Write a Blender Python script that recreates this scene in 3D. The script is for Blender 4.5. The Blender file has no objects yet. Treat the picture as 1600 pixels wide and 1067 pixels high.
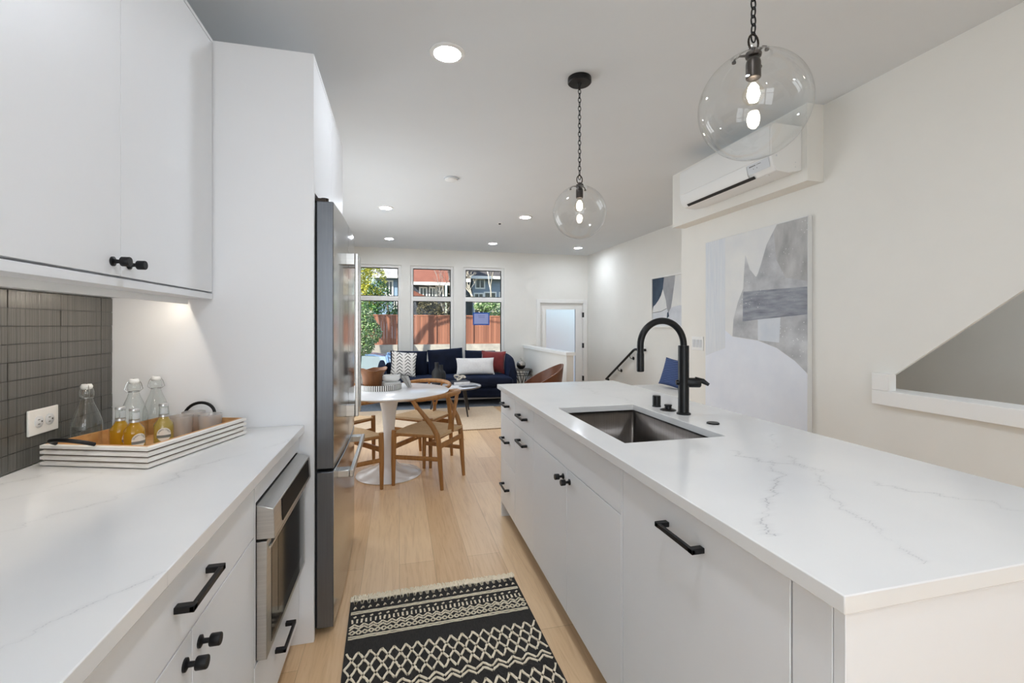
import bpy, bmesh, math, random
from mathutils import Vector, Matrix, noise
R = random.Random(7)
PI = math.pi
S = bpy.context.scene
COL = S.collection

# ------------------------------------------------------------------ camera, sky, sun, exposure
cam = bpy.data.cameras.new('camera')
cam.sensor_width = 36.0
cam.lens = 36.0 * 711.0 / 1600.0
cam.shift_y = -26.5 / 1600.0
cam.clip_start = 0.02
co = bpy.data.objects.new('camera', cam); COL.objects.link(co)
co.location = (0, 0, 1.333)
co.rotation_euler = (PI / 2, 0, -math.atan(176 / 711.0))
S.camera = co

S.view_settings.view_transform = 'Standard'
S.view_settings.look = 'None'
S.view_settings.gamma = 1.0
S.view_settings.use_curve_mapping = False
S.view_settings.exposure = 0.1
S.cycles.max_bounces = 10
S.cycles.diffuse_bounces = 5
S.cycles.glossy_bounces = 5
S.cycles.transmission_bounces = 8
S.cycles.transparent_max_bounces = 24
S.cycles.caustics_reflective = False
S.cycles.caustics_refractive = False
S.cycles.sample_clamp_indirect = 6.0
S.cycles.use_denoising = True

W = bpy.data.worlds.new('sky'); S.world = W; W.use_nodes = True
nt = W.node_tree
bg = nt.nodes['Background']
sky = nt.nodes.new('ShaderNodeTexSky'); sky.sky_type = 'NISHITA'; sky.sun_disc = False
sky.sun_elevation = math.radians(38); sky.sun_rotation = math.radians(239)
WORLD_S = 0.3
SUN_E = 11.0
POT_E = 184.0        # downlight diffuser strength
BULB_E = 60.0       # pendant filaments
UNDER_W = 2.2       # strip under the wall cabinet
REAR_W = 11.5       # daylight through the rear windows behind the camera
LEFT_W = 20.0       # unseen side windows past the fridge, added to light the far room
nt.links.new(sky.outputs[0], bg.inputs[0]); bg.inputs[1].default_value = WORLD_S
sl = bpy.data.lights.new('sun', 'SUN'); sl.energy = SUN_E; sl.angle = math.radians(0.4); sl.color = (1, .95, .86)
so = bpy.data.objects.new('sun', sl); COL.objects.link(so)
so.rotation_euler = Vector((1.2, 0.72, -0.78)).to_track_quat('-Z', 'Y').to_euler()

def day_light(loc, w, h, p, d):
    l = bpy.data.lights.new('window_daylight', 'AREA'); l.shape = 'RECTANGLE'; l.size = w; l.size_y = h
    l.energy = p; l.color = (.86, .93, 1)
    o = bpy.data.objects.new('window_daylight', l); COL.objects.link(o)
    o.location = loc; o.rotation_euler = Vector(d).to_track_quat('-Z', 'Y').to_euler()
for x in (-.68, .30):
    day_light((x, -2.16, 1.25), .8, 1.3, REAR_W, (0, 1, 0))
    day_light((x, -2.16, 2.2), .8, .45, REAR_W * .4, (0, 1, 0))
for y in (4.4, 5.9):
    day_light((-1.04, y, 1.25), 1.1, 1.3, LEFT_W, (1, 0, 0))
    day_light((-1.04, y, 2.2), 1.1, .45, LEFT_W * .05, (1, 0, 0))

# ------------------------------------------------------------------ materials
def lin(c):
    return tuple(((v / 255) / 12.92 if v / 255 <= .04045 else ((v / 255 + .055) / 1.055) ** 2.4) for v in c) + (1,)
MATS = {}
class N:
    """tiny node helper"""
    def __init__(s, m): s.t = m.node_tree; s.n = s.t.nodes; s.p = s.n['Principled BSDF']; s.o = s.n['Material Output']
    def new(s, t, **k):
        n = s.n.new('ShaderNode' + t)
        for a, v in k.items(): setattr(n, a, v)
        return n
    def l(s, a, b): s.t.links.new(a, b)
    def coords(s, scale=(1, 1, 1), rot=(0, 0, 0), loc=(0, 0, 0), kind='Object'):
        c = s.new('TexCoord'); m = s.new('Mapping')
        m.inputs['Scale'].default_value = scale; m.inputs['Rotation'].default_value = rot; m.inputs['Location'].default_value = loc
        s.l(c.outputs[kind], m.inputs[0]); return m.outputs[0]
    def pos(s, scale=(1, 1, 1), rot=(0, 0, 0), loc=(0, 0, 0)):
        c = s.new('NewGeometry'); m = s.new('Mapping')
        m.inputs['Scale'].default_value = scale; m.inputs['Rotation'].default_value = rot; m.inputs['Location'].default_value = loc
        s.l(c.outputs['Position'], m.inputs[0]); return m.outputs[0]
    def noise(s, v, scale, detail=4, rough=.55, dist=0):
        n = s.new('TexNoise'); n.inputs['Scale'].default_value = scale; n.inputs['Detail'].default_value = detail
        n.inputs['Roughness'].default_value = rough; n.inputs['Distortion'].default_value = dist
        if v is not None: s.l(v, n.inputs['Vector'])
        return n
    def ramp(s, f, stops):
        r = s.new('ValToRGB'); e = r.color_ramp.elements
        while len(e) < len(stops): e.new(.5)
        for k, (p, c) in enumerate(stops): e[k].position = p; e[k].color = c if len(c) == 4 else lin(c)
        s.l(f, r.inputs[0]); return r.outputs[0]
    def math(s, op, a, b=None, c=None):
        n = s.new('Math', operation=op)
        for i, v in enumerate((a, b, c)):
            if v is None: continue
            if isinstance(v, (int, float)): n.inputs[i].default_value = v
            else: s.l(v, n.inputs[i])
        return n.outputs[0]
    def mix(s, f, a, b):
        n = s.new('Mix', data_type='RGBA')
        for i, v in ((0, f), (6, a), (7, b)):
            if isinstance(v, (int, float)): n.inputs[i].default_value = v
            elif isinstance(v, tuple): n.inputs[i].default_value = v if len(v) == 4 else lin(v)
            else: s.l(v, n.inputs[i])
        return n.outputs[2]
    def bump(s, h, st=.2, d=.01):
        b = s.new('Bump'); b.inputs['Strength'].default_value = st; b.inputs['Distance'].default_value = d
        s.l(h, b.inputs['Height']); s.l(b.outputs[0], s.p.inputs['Normal'])
def mat(name, col, rough=.5, metal=0, spec=.5, coat=0, emit=0, sheen=0, trans=0, ior=1.45):
    m = bpy.data.materials.new(name); m.use_nodes = True
    p = m.node_tree.nodes['Principled BSDF']
    p.inputs['Base Color'].default_value = lin(col); p.inputs['Roughness'].default_value = rough
    p.inputs['Metallic'].default_value = metal; p.inputs['Specular IOR Level'].default_value = spec
    p.inputs['Coat Weight'].default_value = coat; p.inputs['Sheen Weight'].default_value = sheen
    p.inputs['Transmission Weight'].default_value = trans; p.inputs['IOR'].default_value = ior
    if emit:
        p.inputs['Emission Color'].default_value = lin(col); p.inputs['Emission Strength'].default_value = emit
    MATS[name] = m
    return m
def varied(name, c1, c2, scale, rough=.6, stretch=(1, 1, 1), bump=0, metal=0, detail=5, sheen=0, spec=.5, coat=0):
    m = mat(name, c1, rough, metal, spec, coat, sheen=sheen); n = N(m)
    v = n.coords(stretch); t = n.noise(v, scale, detail)
    n.l(n.ramp(t.outputs['Fac'], [(.3, c1), (.7, c2)]), n.p.inputs['Base Color'])
    if bump: n.bump(t.outputs['Fac'], bump, .01)
    return m
def thin_glass(name, tint=(255, 255, 255), base=.05, edge=.75, power=3.5, rough=0.0):
    m = bpy.data.materials.new(name); m.use_nodes = True; t = m.node_tree
    t.nodes.remove(t.nodes['Principled BSDF'])
    o = t.nodes['Material Output']
    tr = t.nodes.new('ShaderNodeBsdfTransparent'); tr.inputs[0].default_value = lin(tint)
    gl = t.nodes.new('ShaderNodeBsdfGlossy'); gl.inputs['Roughness'].default_value = rough
    lw = t.nodes.new('ShaderNodeLayerWeight'); mx = t.nodes.new('ShaderNodeMixShader')
    pw = t.nodes.new('ShaderNodeMath'); pw.operation = 'POWER'; pw.inputs[1].default_value = power
    ma = t.nodes.new('ShaderNodeMath'); ma.operation = 'MULTIPLY_ADD'; ma.inputs[1].default_value = edge; ma.inputs[2].default_value = base
    t.links.new(lw.outputs['Facing'], pw.inputs[0]); t.links.new(pw.outputs[0], ma.inputs[0])
    t.links.new(ma.outputs[0], mx.inputs[0]); t.links.new(tr.outputs[0], mx.inputs[1]); t.links.new(gl.outputs[0], mx.inputs[2])
    t.links.new(mx.outputs[0], o.inputs[0]); MATS[name] = m
    return m

WALL = varied('wall_paint', (238, 236, 230), (235, 233, 227), 3, .75, bump=.0)
CEIL_M = varied('ceiling_paint', (226, 229, 231), (224, 227, 229), 2, .85)
TRIM = mat('trim_paint', (242, 241, 238), .4)
CAB = varied('cabinet_white', (239, 240, 242), (237, 238, 240), 1.5, .38)
CAB_SHADE = mat('cabinet_gap_shade', (120, 120, 122), .7)  # cabinet bodies greyed so the seams between fronts look shaded
BLACK = mat('matte_black_metal', (22, 22, 24), .42, 0.3)
BLACKF = mat('faucet_black', (16, 17, 19), .36, .2)
TOE = varied('toe_kick', (120, 100, 84), (104, 86, 72), 4, .5)  # brown-grey holds the recess shadow and the floor's reflection
STEEL = varied('brushed_steel', (204, 203, 200), (190, 189, 187), 4, .32, (1, 1, 60), metal=1)
STEEL_DIM = varied('fridge_side_dim', (112, 115, 120), (106, 109, 114), 5, .32, (60, 60, 1), metal=.75)  # fridge body and door sides; dim side light put into the grey
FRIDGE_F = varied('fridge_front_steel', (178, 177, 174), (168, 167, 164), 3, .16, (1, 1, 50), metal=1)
SINK_M = varied('sink_steel', (118, 112, 108), (104, 99, 95), 5, .3, (40, 40, 1), metal=1)  # steel colour darkened to stand for its dark reflections
GLASSBLK = mat('black_glass', (9, 9, 10), .10, spec=.14)
PLASTIC = mat('white_plastic', (240, 240, 238), .35)
PLASTIC_G = mat('pale_grey_plastic', (214, 217, 220), .35)
SLOT = mat('dark_slot', (40, 40, 40), .6)
GLOBE = thin_glass('globe_glass', (253, 254, 254), .065, .9, 4.2)
PANE = thin_glass('window_glass', (250, 252, 251), .008, .5, 5)
TUMBLER = thin_glass('tumbler_glass', (252, 252, 252), .10, .6, 2.2, .15)
_t = TUMBLER.node_tree; _o = _t.nodes['Material Output']; _src = _o.inputs[0].links[0].from_socket
_d = _t.nodes.new('ShaderNodeBsdfTranslucent'); _d.inputs[0].default_value = lin((240, 238, 236)); _e = _t.nodes.new('ShaderNodeBsdfDiffuse'); _e.inputs[0].default_value = lin((240, 238, 236))
_m = _t.nodes.new('ShaderNodeMixShader'); _t.links.new(_d.outputs[0], _m.inputs[1]); _t.links.new(_e.outputs[0], _m.inputs[2])
_n = _t.nodes.new('ShaderNodeMixShader'); _n.inputs[0].default_value = .34; _t.links.new(_src, _n.inputs[1]); _t.links.new(_m.outputs[0], _n.inputs[2]); _t.links.new(_n.outputs[0], _o.inputs[0])
BOTTLE_G = thin_glass('bottle_glass', (253, 255, 254), .07, .93, 3.4)
BRONZE = mat('dark_bronze', (58, 52, 48), .35, .9)
BULB = mat('lit_bulb', (255, 244, 228), .3, emit=BULB_E)
BULB_G = thin_glass('bulb_glass', (255, 252, 246), .05, .4, 3)
LAMP = mat('lit_diffuser', (236, 244, 255), .5, emit=POT_E)
UNDERL = mat('lit_strip', (255, 226, 188), .5, emit=1.5)

def wood(name, c1, c2, axis=(1, 1, .08), scale=30, rough=.45):
    m = mat(name, c1, rough); n = N(m); v = n.coords(axis)
    t = n.noise(v, scale, 6, .6, .6)
    n.l(n.ramp(t.outputs['Fac'], [(.3, c1), (.7, c2)]), n.p.inputs['Base Color'])
    n.bump(t.outputs['Fac'], .05, .003)
    return m
OAK = wood('chair_oak', (170, 122, 70), (136, 92, 48))
VASEWOOD = wood('carved_wood', (134, 84, 42), (104, 62, 28), (1, 1, .3), 14, .5)
TRAYWOOD = wood('tray_wood', (214, 168, 114), (186, 136, 84), (.1, 1, 1), 26, .5)
DARKWOOD = wood('dark_wood', (46, 40, 36), (34, 30, 27))

# floor: long pale oak boards running down the room
def floor_mat():
    m = mat('oak_floor', (205, 165, 125), .33); n = N(m)
    v = n.pos((1, 1, 1), (0, 0, PI / 2))
    b = n.new('TexBrick'); b.offset = .37; b.offset_frequency = 2; b.squash = 1
    b.inputs['Scale'].default_value = 1; b.inputs['Brick Width'].default_value = 1.9; b.inputs['Row Height'].default_value = .19
    b.inputs['Mortar Size'].default_value = .0011; b.inputs['Mortar Smooth'].default_value = .2; b.inputs['Bias'].default_value = 0
    b.inputs['Color1'].default_value = lin((242, 208, 166)); b.inputs['Color2'].default_value = lin((210, 168, 122)); b.inputs['Mortar'].default_value = lin((150, 112, 76))
    n.l(v, b.inputs['Vector'])
    g = n.noise(n.pos((9, .55, 1)), 5, 8, .62, 1.2)
    gr = n.ramp(g.outputs['Fac'], [(.25, (184, 142, 98)), (.5, (232, 198, 156)), (.8, (244, 216, 178))])
    c = n.mix(.42, b.outputs['Color'], gr)
    vo = n.new('TexVoronoi'); vo.inputs['Scale'].default_value = 1; n.l(n.pos((4.2, 1.5, 1)), vo.inputs['Vector'])
    kd = n.math('MULTIPLY_ADD', n.noise(n.pos((30, 9, 1)), 1, 3).outputs['Fac'], .10, vo.outputs['Distance'])
    sc = n.new('SeparateColor'); n.l(vo.outputs['Color'], sc.inputs[0])
    kd = n.math('ADD', kd, n.math('MULTIPLY', n.math('GREATER_THAN', sc.outputs[0], .34), 1))
    kk = n.ramp(kd, [(.075, (84, 52, 32)), (.10, (190, 150, 118)), (.16, (255, 255, 255))])
    n3 = n.new('Mix', data_type='RGBA', blend_type='MULTIPLY'); n3.inputs[0].default_value = .8
    n.l(c, n3.inputs[6]); n.l(kk, n3.inputs[7])
    n.l(n3.outputs[2], n.p.inputs['Base Color'])
    n.bump(b.outputs['Fac'], -.15, .002)
    return m
FLOOR = floor_mat()

# quartz worktop with thin grey veins that run roughly along y (each vein: x = x0 + slope*y + wobble)
def quartz(name, veins, seed):
    m = mat(name, (236, 235, 234), .13, spec=.5); n = N(m)
    g = n.new('NewGeometry'); sp = n.new('SeparateXYZ'); n.l(g.outputs['Position'], sp.inputs[0])
    x, y = sp.outputs[0], sp.outputs[1]
    cloud = n.noise(n.pos(), 2.2, 3); base = n.ramp(cloud.outputs['Fac'], [(.35, (238, 237, 235)), (.7, (230, 230, 230))])
    tot = None
    for k, (x0, slope, amp, y0, y1, w, st) in enumerate(veins):
        cb = n.new('CombineXYZ'); n.l(y, cb.inputs[0]); cb.inputs[1].default_value = seed + k * 3.7
        ns = n.noise(cb.outputs[0], 5.5, 7, .68)
        f = n.math('MULTIPLY_ADD', n.math('SUBTRACT', ns.outputs['Fac'], .5), amp, x0)
        f = n.math('MULTIPLY_ADD', y, slope, f)
        d = n.math('ABSOLUTE', n.math('SUBTRACT', x, f))
        a = n.math('SUBTRACT', 1, n.math('MINIMUM', n.math('DIVIDE', d, w), 1))
        halo = n.math('MULTIPLY', n.math('SUBTRACT', 1, n.math('MINIMUM', n.math('DIVIDE', d, w * 7), 1)), .22)
        a = n.math('MAXIMUM', a, halo)
        msk = n.math('MULTIPLY', n.math('GREATER_THAN', y, y0), n.math('LESS_THAN', y, y1))
        fade = n.noise(n.pos(), 4.5 + k, 3)
        fd = n.ramp(fade.outputs['Fac'], [(.36, (0, 0, 0)), (.56, (255, 255, 255))])
        a = n.math('MULTIPLY', n.math('MULTIPLY', a, msk), n.math('MULTIPLY', fd, st))
        tot = a if tot is None else n.math('MAXIMUM', tot, a)
    n.l(n.mix(tot, base, (158, 158, 162)), n.p.inputs['Base Color'])
    return m
Q_ISL = quartz('island_quartz', [(.02, .95, .34, .75, 1.45, .0035, .75), (1.75, -.55, .42, .6, 1.3, .003, .65), (.55, .55, .3, .6, 1.2, .003, .4), (1.5, -.12, .4, 1.9, 3.1, .003, .35)], 2.1)
Q_LEFT = quartz('counter_quartz', [(-1.0, .7, .16, .5, 1.05, .0022, .8), (-1.42, .57, .25, 1.05, 1.9, .003, .45), (-2.0, .66, .3, 1.3, 2.05, .003, .45), (-1.75, .62, .3, .9, 1.7, .003, .3)], 9.4)

# ------------------------------------------------------------------ mesh builder
class B:
    def __init__(s): s.bm = bmesh.new(); s.mi = 0
    def _f(s, vs):
        try: f = s.bm.faces.new(vs); f.material_index = s.mi; return f
        except ValueError: return None
    def box(s, x0, x1, y0, y1, z0, z1, M=None):
        if x0 > x1: x0, x1 = x1, x0
        if y0 > y1: y0, y1 = y1, y0
        if z0 > z1: z0, z1 = z1, z0
        p = [(x0, y0, z0), (x1, y0, z0), (x1, y1, z0), (x0, y1, z0), (x0, y0, z1), (x1, y0, z1), (x1, y1, z1), (x0, y1, z1)]
        v = [s.bm.verts.new(M @ Vector(q) if M else q) for q in p]
        for f in ((3, 2, 1, 0), (4, 5, 6, 7), (0, 1, 5, 4), (1, 2, 6, 5), (2, 3, 7, 6), (3, 0, 4, 7)): s._f([v[i] for i in f])
        return s
    def rbox(s, x0, x1, y0, y1, z0, z1, r, seg=3, M=None, fn=None):
        b = bmesh.new(); t = B.__new__(B); t.bm = b; t.mi = s.mi; t.box(x0, x1, y0, y1, z0, z1)
        bmesh.ops.bevel(b, geom=b.edges[:], offset=r, offset_type='OFFSET', segments=seg, profile=.5, affect='EDGES', clamp_overlap=True)
        for f in b.faces: f.material_index = s.mi
        if fn:
            bmesh.ops.subdivide_edges(b, edges=b.edges[:], cuts=2, use_grid_fill=True)
            for v in b.verts: v.co = fn(v.co)
        if M: bmesh.ops.transform(b, matrix=M, verts=b.verts)
        s.add(b); b.free(); return s
    def add(s, b):
        me = bpy.data.meshes.new('tmp'); b.to_mesh(me); s.bm.from_mesh(me); bpy.data.meshes.remove(me); return s
    def poly(s, pts, d, M=None):
        """prism: planar polygon pts (3-D) extruded by vector d"""
        d = Vector(d); a = [Vector(p) for p in pts]; b = [p + d for p in a]
        if M: a = [M @ p for p in a]; b = [M @ p for p in b]
        va = [s.bm.verts.new(p) for p in a]; vb = [s.bm.verts.new(p) for p in b]
        s._f(va[::-1]); s._f(vb); n = len(a)
        for i in range(n): s._f([va[i], va[(i + 1) % n], vb[(i + 1) % n], vb[i]])
        return s
    def face(s, pts, M=None):
        s._f([s.bm.verts.new(M @ Vector(p) if M else p) for p in pts]); return s
    def lathe(s, prof, c=(0, 0, 0), seg=32, M=None, sx=1, sy=1, fn=None):
        rings = []
        for r, z in prof:
            if r < 1e-6:
                p = Vector((c[0], c[1], c[2] + z)); rings.append([s.bm.verts.new(M @ p if M else p)])
            else:
                ring = []
                for k in range(seg):
                    a = 2 * PI * k / seg
                    p = Vector((c[0] + sx * r * math.cos(a), c[1] + sy * r * math.sin(a), c[2] + z))
                    if fn: p = fn(p, a)
                    ring.append(s.bm.verts.new(M @ p if M else p))
                rings.append(ring)
        for a, b in zip(rings, rings[1:]):
            for k in range(seg):
                j = (k + 1) % seg
                if len(a) == 1 and len(b) == 1: continue
                if len(a) == 1: s._f([a[0], b[j], b[k]][::-1])
                elif len(b) == 1: s._f([a[k], a[j], b[0]])
                else: s._f([a[k], a[j], b[j], b[k]])
        return s
    def cyl(s, c, r, h, axis='Z', seg=24, r2=None):
        r2 = r if r2 is None else r2
        M = {'Z': Matrix(), 'X': Matrix.Rotation(PI / 2, 4, 'Y'), 'Y': Matrix.Rotation(-PI / 2, 4, 'X')}[axis]
        M = Matrix.Translation(c) @ M
        return s.lathe([(0, 0), (r, 0), (r2, h), (0, h)], seg=seg, M=M)
    def tube(s, pts, rad, seg=10, closed=False, cap=True, flat=1.0, M=None):
        P = [Vector(p) for p in pts]; n = len(P)
        rad = [rad] * n if isinstance(rad, (int, float)) else rad
        T = []
        for i in range(n):
            a = P[(i - 1) % n] if closed or i > 0 else P[i]; b = P[(i + 1) % n] if closed or i < n - 1 else P[i]
            T.append((b - a).normalized())
        up = Vector((0, 0, 1)) if abs(T[0].z) < .9 else Vector((1, 0, 0))
        u = (up - T[0] * up.dot(T[0])).normalized(); rings = []
        for i in range(n):
            u = (u - T[i] * u.dot(T[i])).normalized(); w = T[i].cross(u)
            ring = []
            for k in range(seg):
                a = 2 * PI * k / seg
                p = P[i] + (u * math.cos(a) * flat + w * math.sin(a)) * rad[i]
                ring.append(s.bm.verts.new(M @ p if M else p))
            rings.append(ring)
        for i in range(n if closed else n - 1):
            a, b = rings[i], rings[(i + 1) % n]
            for k in range(seg): s._f([a[k], a[(k + 1) % seg], b[(k + 1) % seg], b[k]])
        if cap and not closed: s._f(rings[0][::-1]); s._f(rings[-1])
        return s
    def grid(s, f, nu, nv, closeu=False):
        V = [[s.bm.verts.new(f(i / nu, j / nv)) for j in range(nv + 1)] for i in range(nu if closeu else nu + 1)]
        m = len(V)
        for i in range(nu):
            for j in range(nv):
                s._f([V[i % m][j], V[(i + 1) % m][j], V[(i + 1) % m][j + 1], V[i % m][j + 1]])
        return s
    def pillow(s, w, h, t, M, pinch=.06, n=16, wob=0.0):
        for sg in (1, -1):
            def f(a, b):
                u, v = a * 2 - 1, b * 2 - 1
                k = max(0, (1 - abs(u) ** 3.2) * (1 - abs(v) ** 3.2)) ** .55
                x = u * w / 2 * (1 - pinch * (1 - v * v)); y = v * h / 2 * (1 - pinch * (1 - u * u))
                z = sg * t / 2 * k + (wob * noise.noise(Vector((x * 9, y * 9, sg * 3))) * k if wob else 0)
                return M @ Vector((x, y, z))
            s.grid(f, n, n)
        bmesh.ops.remove_doubles(s.bm, verts=s.bm.verts, dist=1e-5)
        return s

BASE = {}
def thing(name, label, cat, loc=(0, 0, 0), rz=0, group=None):
    o = bpy.data.objects.new(name, None); o.empty_display_size = .05
    o.location = loc; o.rotation_euler = (0, 0, rz); COL.objects.link(o)
    o['label'] = label; o['category'] = cat
    if group: o['group'] = group
    BASE[o] = Matrix.Translation(loc) @ Matrix.Rotation(rz, 4, 'Z')
    return o
def obj(name, b, mats, parent=None, bev=0, smooth=True, world=True, seg=2, stuff=False, angle=38, label=None, sub=0):
    """one mesh object; under a parent its world coordinates are turned into the parent's own"""
    bm = b.bm
    bmesh.ops.recalc_face_normals(bm, faces=bm.faces)
    me = bpy.data.meshes.new(name)
    o = None
    if parent is not None:
        if world: bmesh.ops.transform(bm, matrix=BASE[parent].inverted(), verts=bm.verts)
        bm.to_mesh(me); o = bpy.data.objects.new(name, me); COL.objects.link(o); o.parent = parent; BASE[o] = BASE[parent]
    else:
        xs = [v.co for v in bm.verts]
        L = Vector(((min(v.x for v in xs) + max(v.x for v in xs)) / 2, (min(v.y for v in xs) + max(v.y for v in xs)) / 2, min(v.z for v in xs)))
        bmesh.ops.translate(bm, verts=bm.verts, vec=-L)
        bm.to_mesh(me); o = bpy.data.objects.new(name, me); COL.objects.link(o); o.location = L; BASE[o] = Matrix.Translation(L)
    bm.free()
    for m in (mats if isinstance(mats, (list, tuple)) else [mats]): me.materials.append(m)
    if smooth:
        me.polygons.foreach_set('use_smooth', [True] * len(me.polygons))
        me.set_sharp_from_angle(angle=math.radians(angle))
    if sub:
        k = o.modifiers.new('subdivision', 'SUBSURF'); k.levels = k.render_levels = sub
    if bev:
        k = o.modifiers.new('bevel', 'BEVEL'); k.width = bev; k.segments = seg; k.limit_method = 'ANGLE'; k.angle_limit = math.radians(40)
        k.harden_normals = False
    if stuff: o['kind'] = 'stuff'
    if label: o['label'] = label
    return o
def tag(o, label, cat, group=None, kind=None):
    o['label'] = label; o['category'] = cat
    if group: o['group'] = group
    if kind: o['kind'] = kind
    return o
def struct(name, b, m, label, cat, **k):
    o = obj(name, b, m, **k); return tag(o, label, cat, kind='structure')
def dup(root, loc, rz, label, group=None):
    r = root.copy(); COL.objects.link(r); r.location = loc; r.rotation_euler = (0, 0, rz); r['label'] = label
    if group: r['group'] = group
    BASE[r] = Matrix.Translation(loc) @ Matrix.Rotation(rz, 4, 'Z')
    for ch in list(root.children):
        c = ch.copy(); COL.objects.link(c); c.parent = r
        for g in list(ch.children):
            d = g.copy(); COL.objects.link(d); d.parent = c
    return r
def bx(*a): return B().box(*a)

# ------------------------------------------------------------------ room shell
CE = 2.745; XL = -1.075; FY = 8.69; XR = 3.75; XK = 2.65; BY = -2.2
# stairwell down to the entry door at the far right corner
SX, SY = 2.495, 6.35
f = B(); f.box(XL - .15, XR + .15, BY - .15, SY, -.12, 0); f.box(XL - .15, SX - .0, SY, FY + .15, -.12, 0)
struct('floor', f, FLOOR, 'pale oak plank floor running the length of the room', 'floor')
f = B()
for k in range(3): f.box(SX, XR, SY + .27 * k, FY if k == 2 else SY + .27 * (k + 1), -.9, -.17 * (k + 1))
struct('floor_entry', f, FLOOR, 'oak steps going down to the entry door', 'floor')
struct('ceiling', bx(XL - .15, XR + .15, BY - .15, FY + .15, CE, CE + .15), CEIL_M, 'flat painted ceiling over kitchen and living room', 'ceiling', smooth=False)
struct('wall_left', bx(XL - .15, XL, BY - .15, FY + .15, 0, CE), WALL, 'white side wall behind the worktop and fridge', 'wall', smooth=False)
struct('wall_right', bx(XR, XR + .15, BY - .15, FY + .15, -1, CE), WALL, 'white living room wall on the right with the handrail', 'wall', smooth=False)
struct('wall_back', bx(XL, XR, BY - .15, BY, 0, CE), WALL, 'white wall behind the kitchen', 'wall', smooth=False)
# far wall with three window holes and the door hole
WX = [(-.735, -.02), (.25, .955), (1.24, 1.945)]
WZ0, WZ1, WM0, WM1 = .45, 2.385, 1.775, 1.86
DX0, DX1, DZ0, DZ1 = 2.73, 3.65, -.51, 1.765
f = B(); xs = [XL]
for a, b in WX: xs += [a - .05, b + .05]
xs += [DX0, DX1, XR]
hz = {1: (WZ0 - .05, WZ1 + .05), 3: (WZ0 - .05, WZ1 + .05), 5: (WZ0 - .05, WZ1 + .05), 7: (DZ0, DZ1)}
for i in range(len(xs) - 1):
    zb = -1.0 if xs[i + 1] > 2.6 else -.12
    if i in hz:
        f.box(xs[i], xs[i + 1], FY, FY + .15, zb, hz[i][0]); f.box(xs[i], xs[i + 1], FY, FY + .15, hz[i][1], CE)
    else: f.box(xs[i], xs[i + 1], FY, FY + .15, zb, CE)
struct('wall_far', f, WALL, 'white end wall with three tall windows', 'wall', smooth=False)
# kitchen partition wall with the sloped stair opening
f = B(); o_y, o_z = 1.93, .965
top = [(XK, o_y, o_z), (XK, o_y, 1.06), (XK, -.15, CE)]
def wx(y, z): return (XK, y, z)
slope = lambda y: 1.06 + (o_y - y) * .80
f.poly([wx(2.015, 0), wx(3.88, 0), wx(3.88, CE), wx(2.015, CE)], (.11, 0, 0))
f.poly([wx(BY, 0), wx(2.015, 0), wx(2.015, .93), wx(BY, .93)], (.11, 0, 0))
ye = o_y - (CE - .25 - 1.06) / .80
f.poly([wx(2.015, 1.055), wx(2.015, CE), wx(BY, CE), wx(BY, CE - .25), wx(ye, CE - .25), wx(o_y, 1.055)], (.016, 0, 0))
struct('wall_kitchen', f, WALL, 'white kitchen wall with sloped stair opening and large canvas', 'wall', smooth=False)
struct('wall_return', bx(XK + .11, XR, 3.77, 3.88, 0, CE), WALL, 'short white return wall at the end of the stairwell', 'wall', smooth=False)
struct('trim_ledge', B().box(XK - .045, XK + .125, -1.2, 2.02, .885, .965), TRIM, 'white ledge along the stair opening in the kitchen wall', 'ledge', bev=.003)
struct('trim_post', B().box(XK - .045, XK + .012, 1.928, 2.02, .9652, 1.06), TRIM, 'short white post ending the ledge of the stair opening', 'trim', bev=.003)
struct('soffit', bx(XK - .13, XK, 2.36, 3.83, 2.25, CE), WALL, 'boxed-out white bulkhead behind the wall air conditioner', 'soffit', smooth=False)
# half wall in front of the entry stairs
f = B(); f.box(2.388, 2.495, 6.3, FY, 0, .875)
struct('wall_half', f, WALL, 'low white half wall guarding the entry stairs', 'wall', smooth=False)
struct('trim_cap', bx(2.368, 2.515, 6.275, FY, .875, .925), TRIM, 'flat white cap on the low half wall', 'trim', bev=.003)
# windows
def window(k, a, b, lab):
    w = thing('window_%d' % k, lab, 'window', ((a + b) / 2, FY + .06, WZ0)); w['kind'] = 'structure'
    y0, y1 = FY + .035, FY + .10
    f = B(); f.box(a - .05, a, y0, y1, WZ0 - .05, WZ1 + .05); f.box(b, b + .05, y0, y1, WZ0 - .05, WZ1 + .05)
    f.box(a, b, y0, y1, WZ0 - .05, WZ0); f.box(a, b, y0, y1, WZ1, WZ1 + .05); f.box(a, b, y0, y1, WM0, WM1)
    obj('window_frame', f, TRIM, w, bev=.004)
    f = B()
    for z0, z1 in ((WZ0, WM0), (WM1, WZ1)):
        t = .012
        f.box(a, a + t, y0 + .02, y1 - .01, z0, z1); f.box(b - t, b, y0 + .02, y1 - .01, z0, z1)
        f.box(a + t, b - t, y0 + .02, y1 - .01, z0, z0 + t); f.box(a + t, b - t, y0 + .02, y1 - .01, z1 - t, z1)
    obj('sash', f, SLOT, w)
    for z0, z1 in ((WM1, WZ1), (WZ0, WM0)):
        obj('pane', bx(a + .012, b - .012, FY + .07, FY + .074, z0 + .012, z1 - .012), PANE, w, smooth=False)
    f = B(); f.box(a - .05, b + .05, FY - .02, FY + .035, WZ0 - .075, WZ0 - .05)
    obj('window_sill', f, TRIM, w, bev=.003)
window(1, *WX[0], 'tall two-pane window nearest the fridge, with the blue car outside')
window(2, *WX[1], 'tall two-pane window in the middle of the end wall')
window(3, *WX[2], 'tall two-pane window with the blue taped notice on it')
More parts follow.
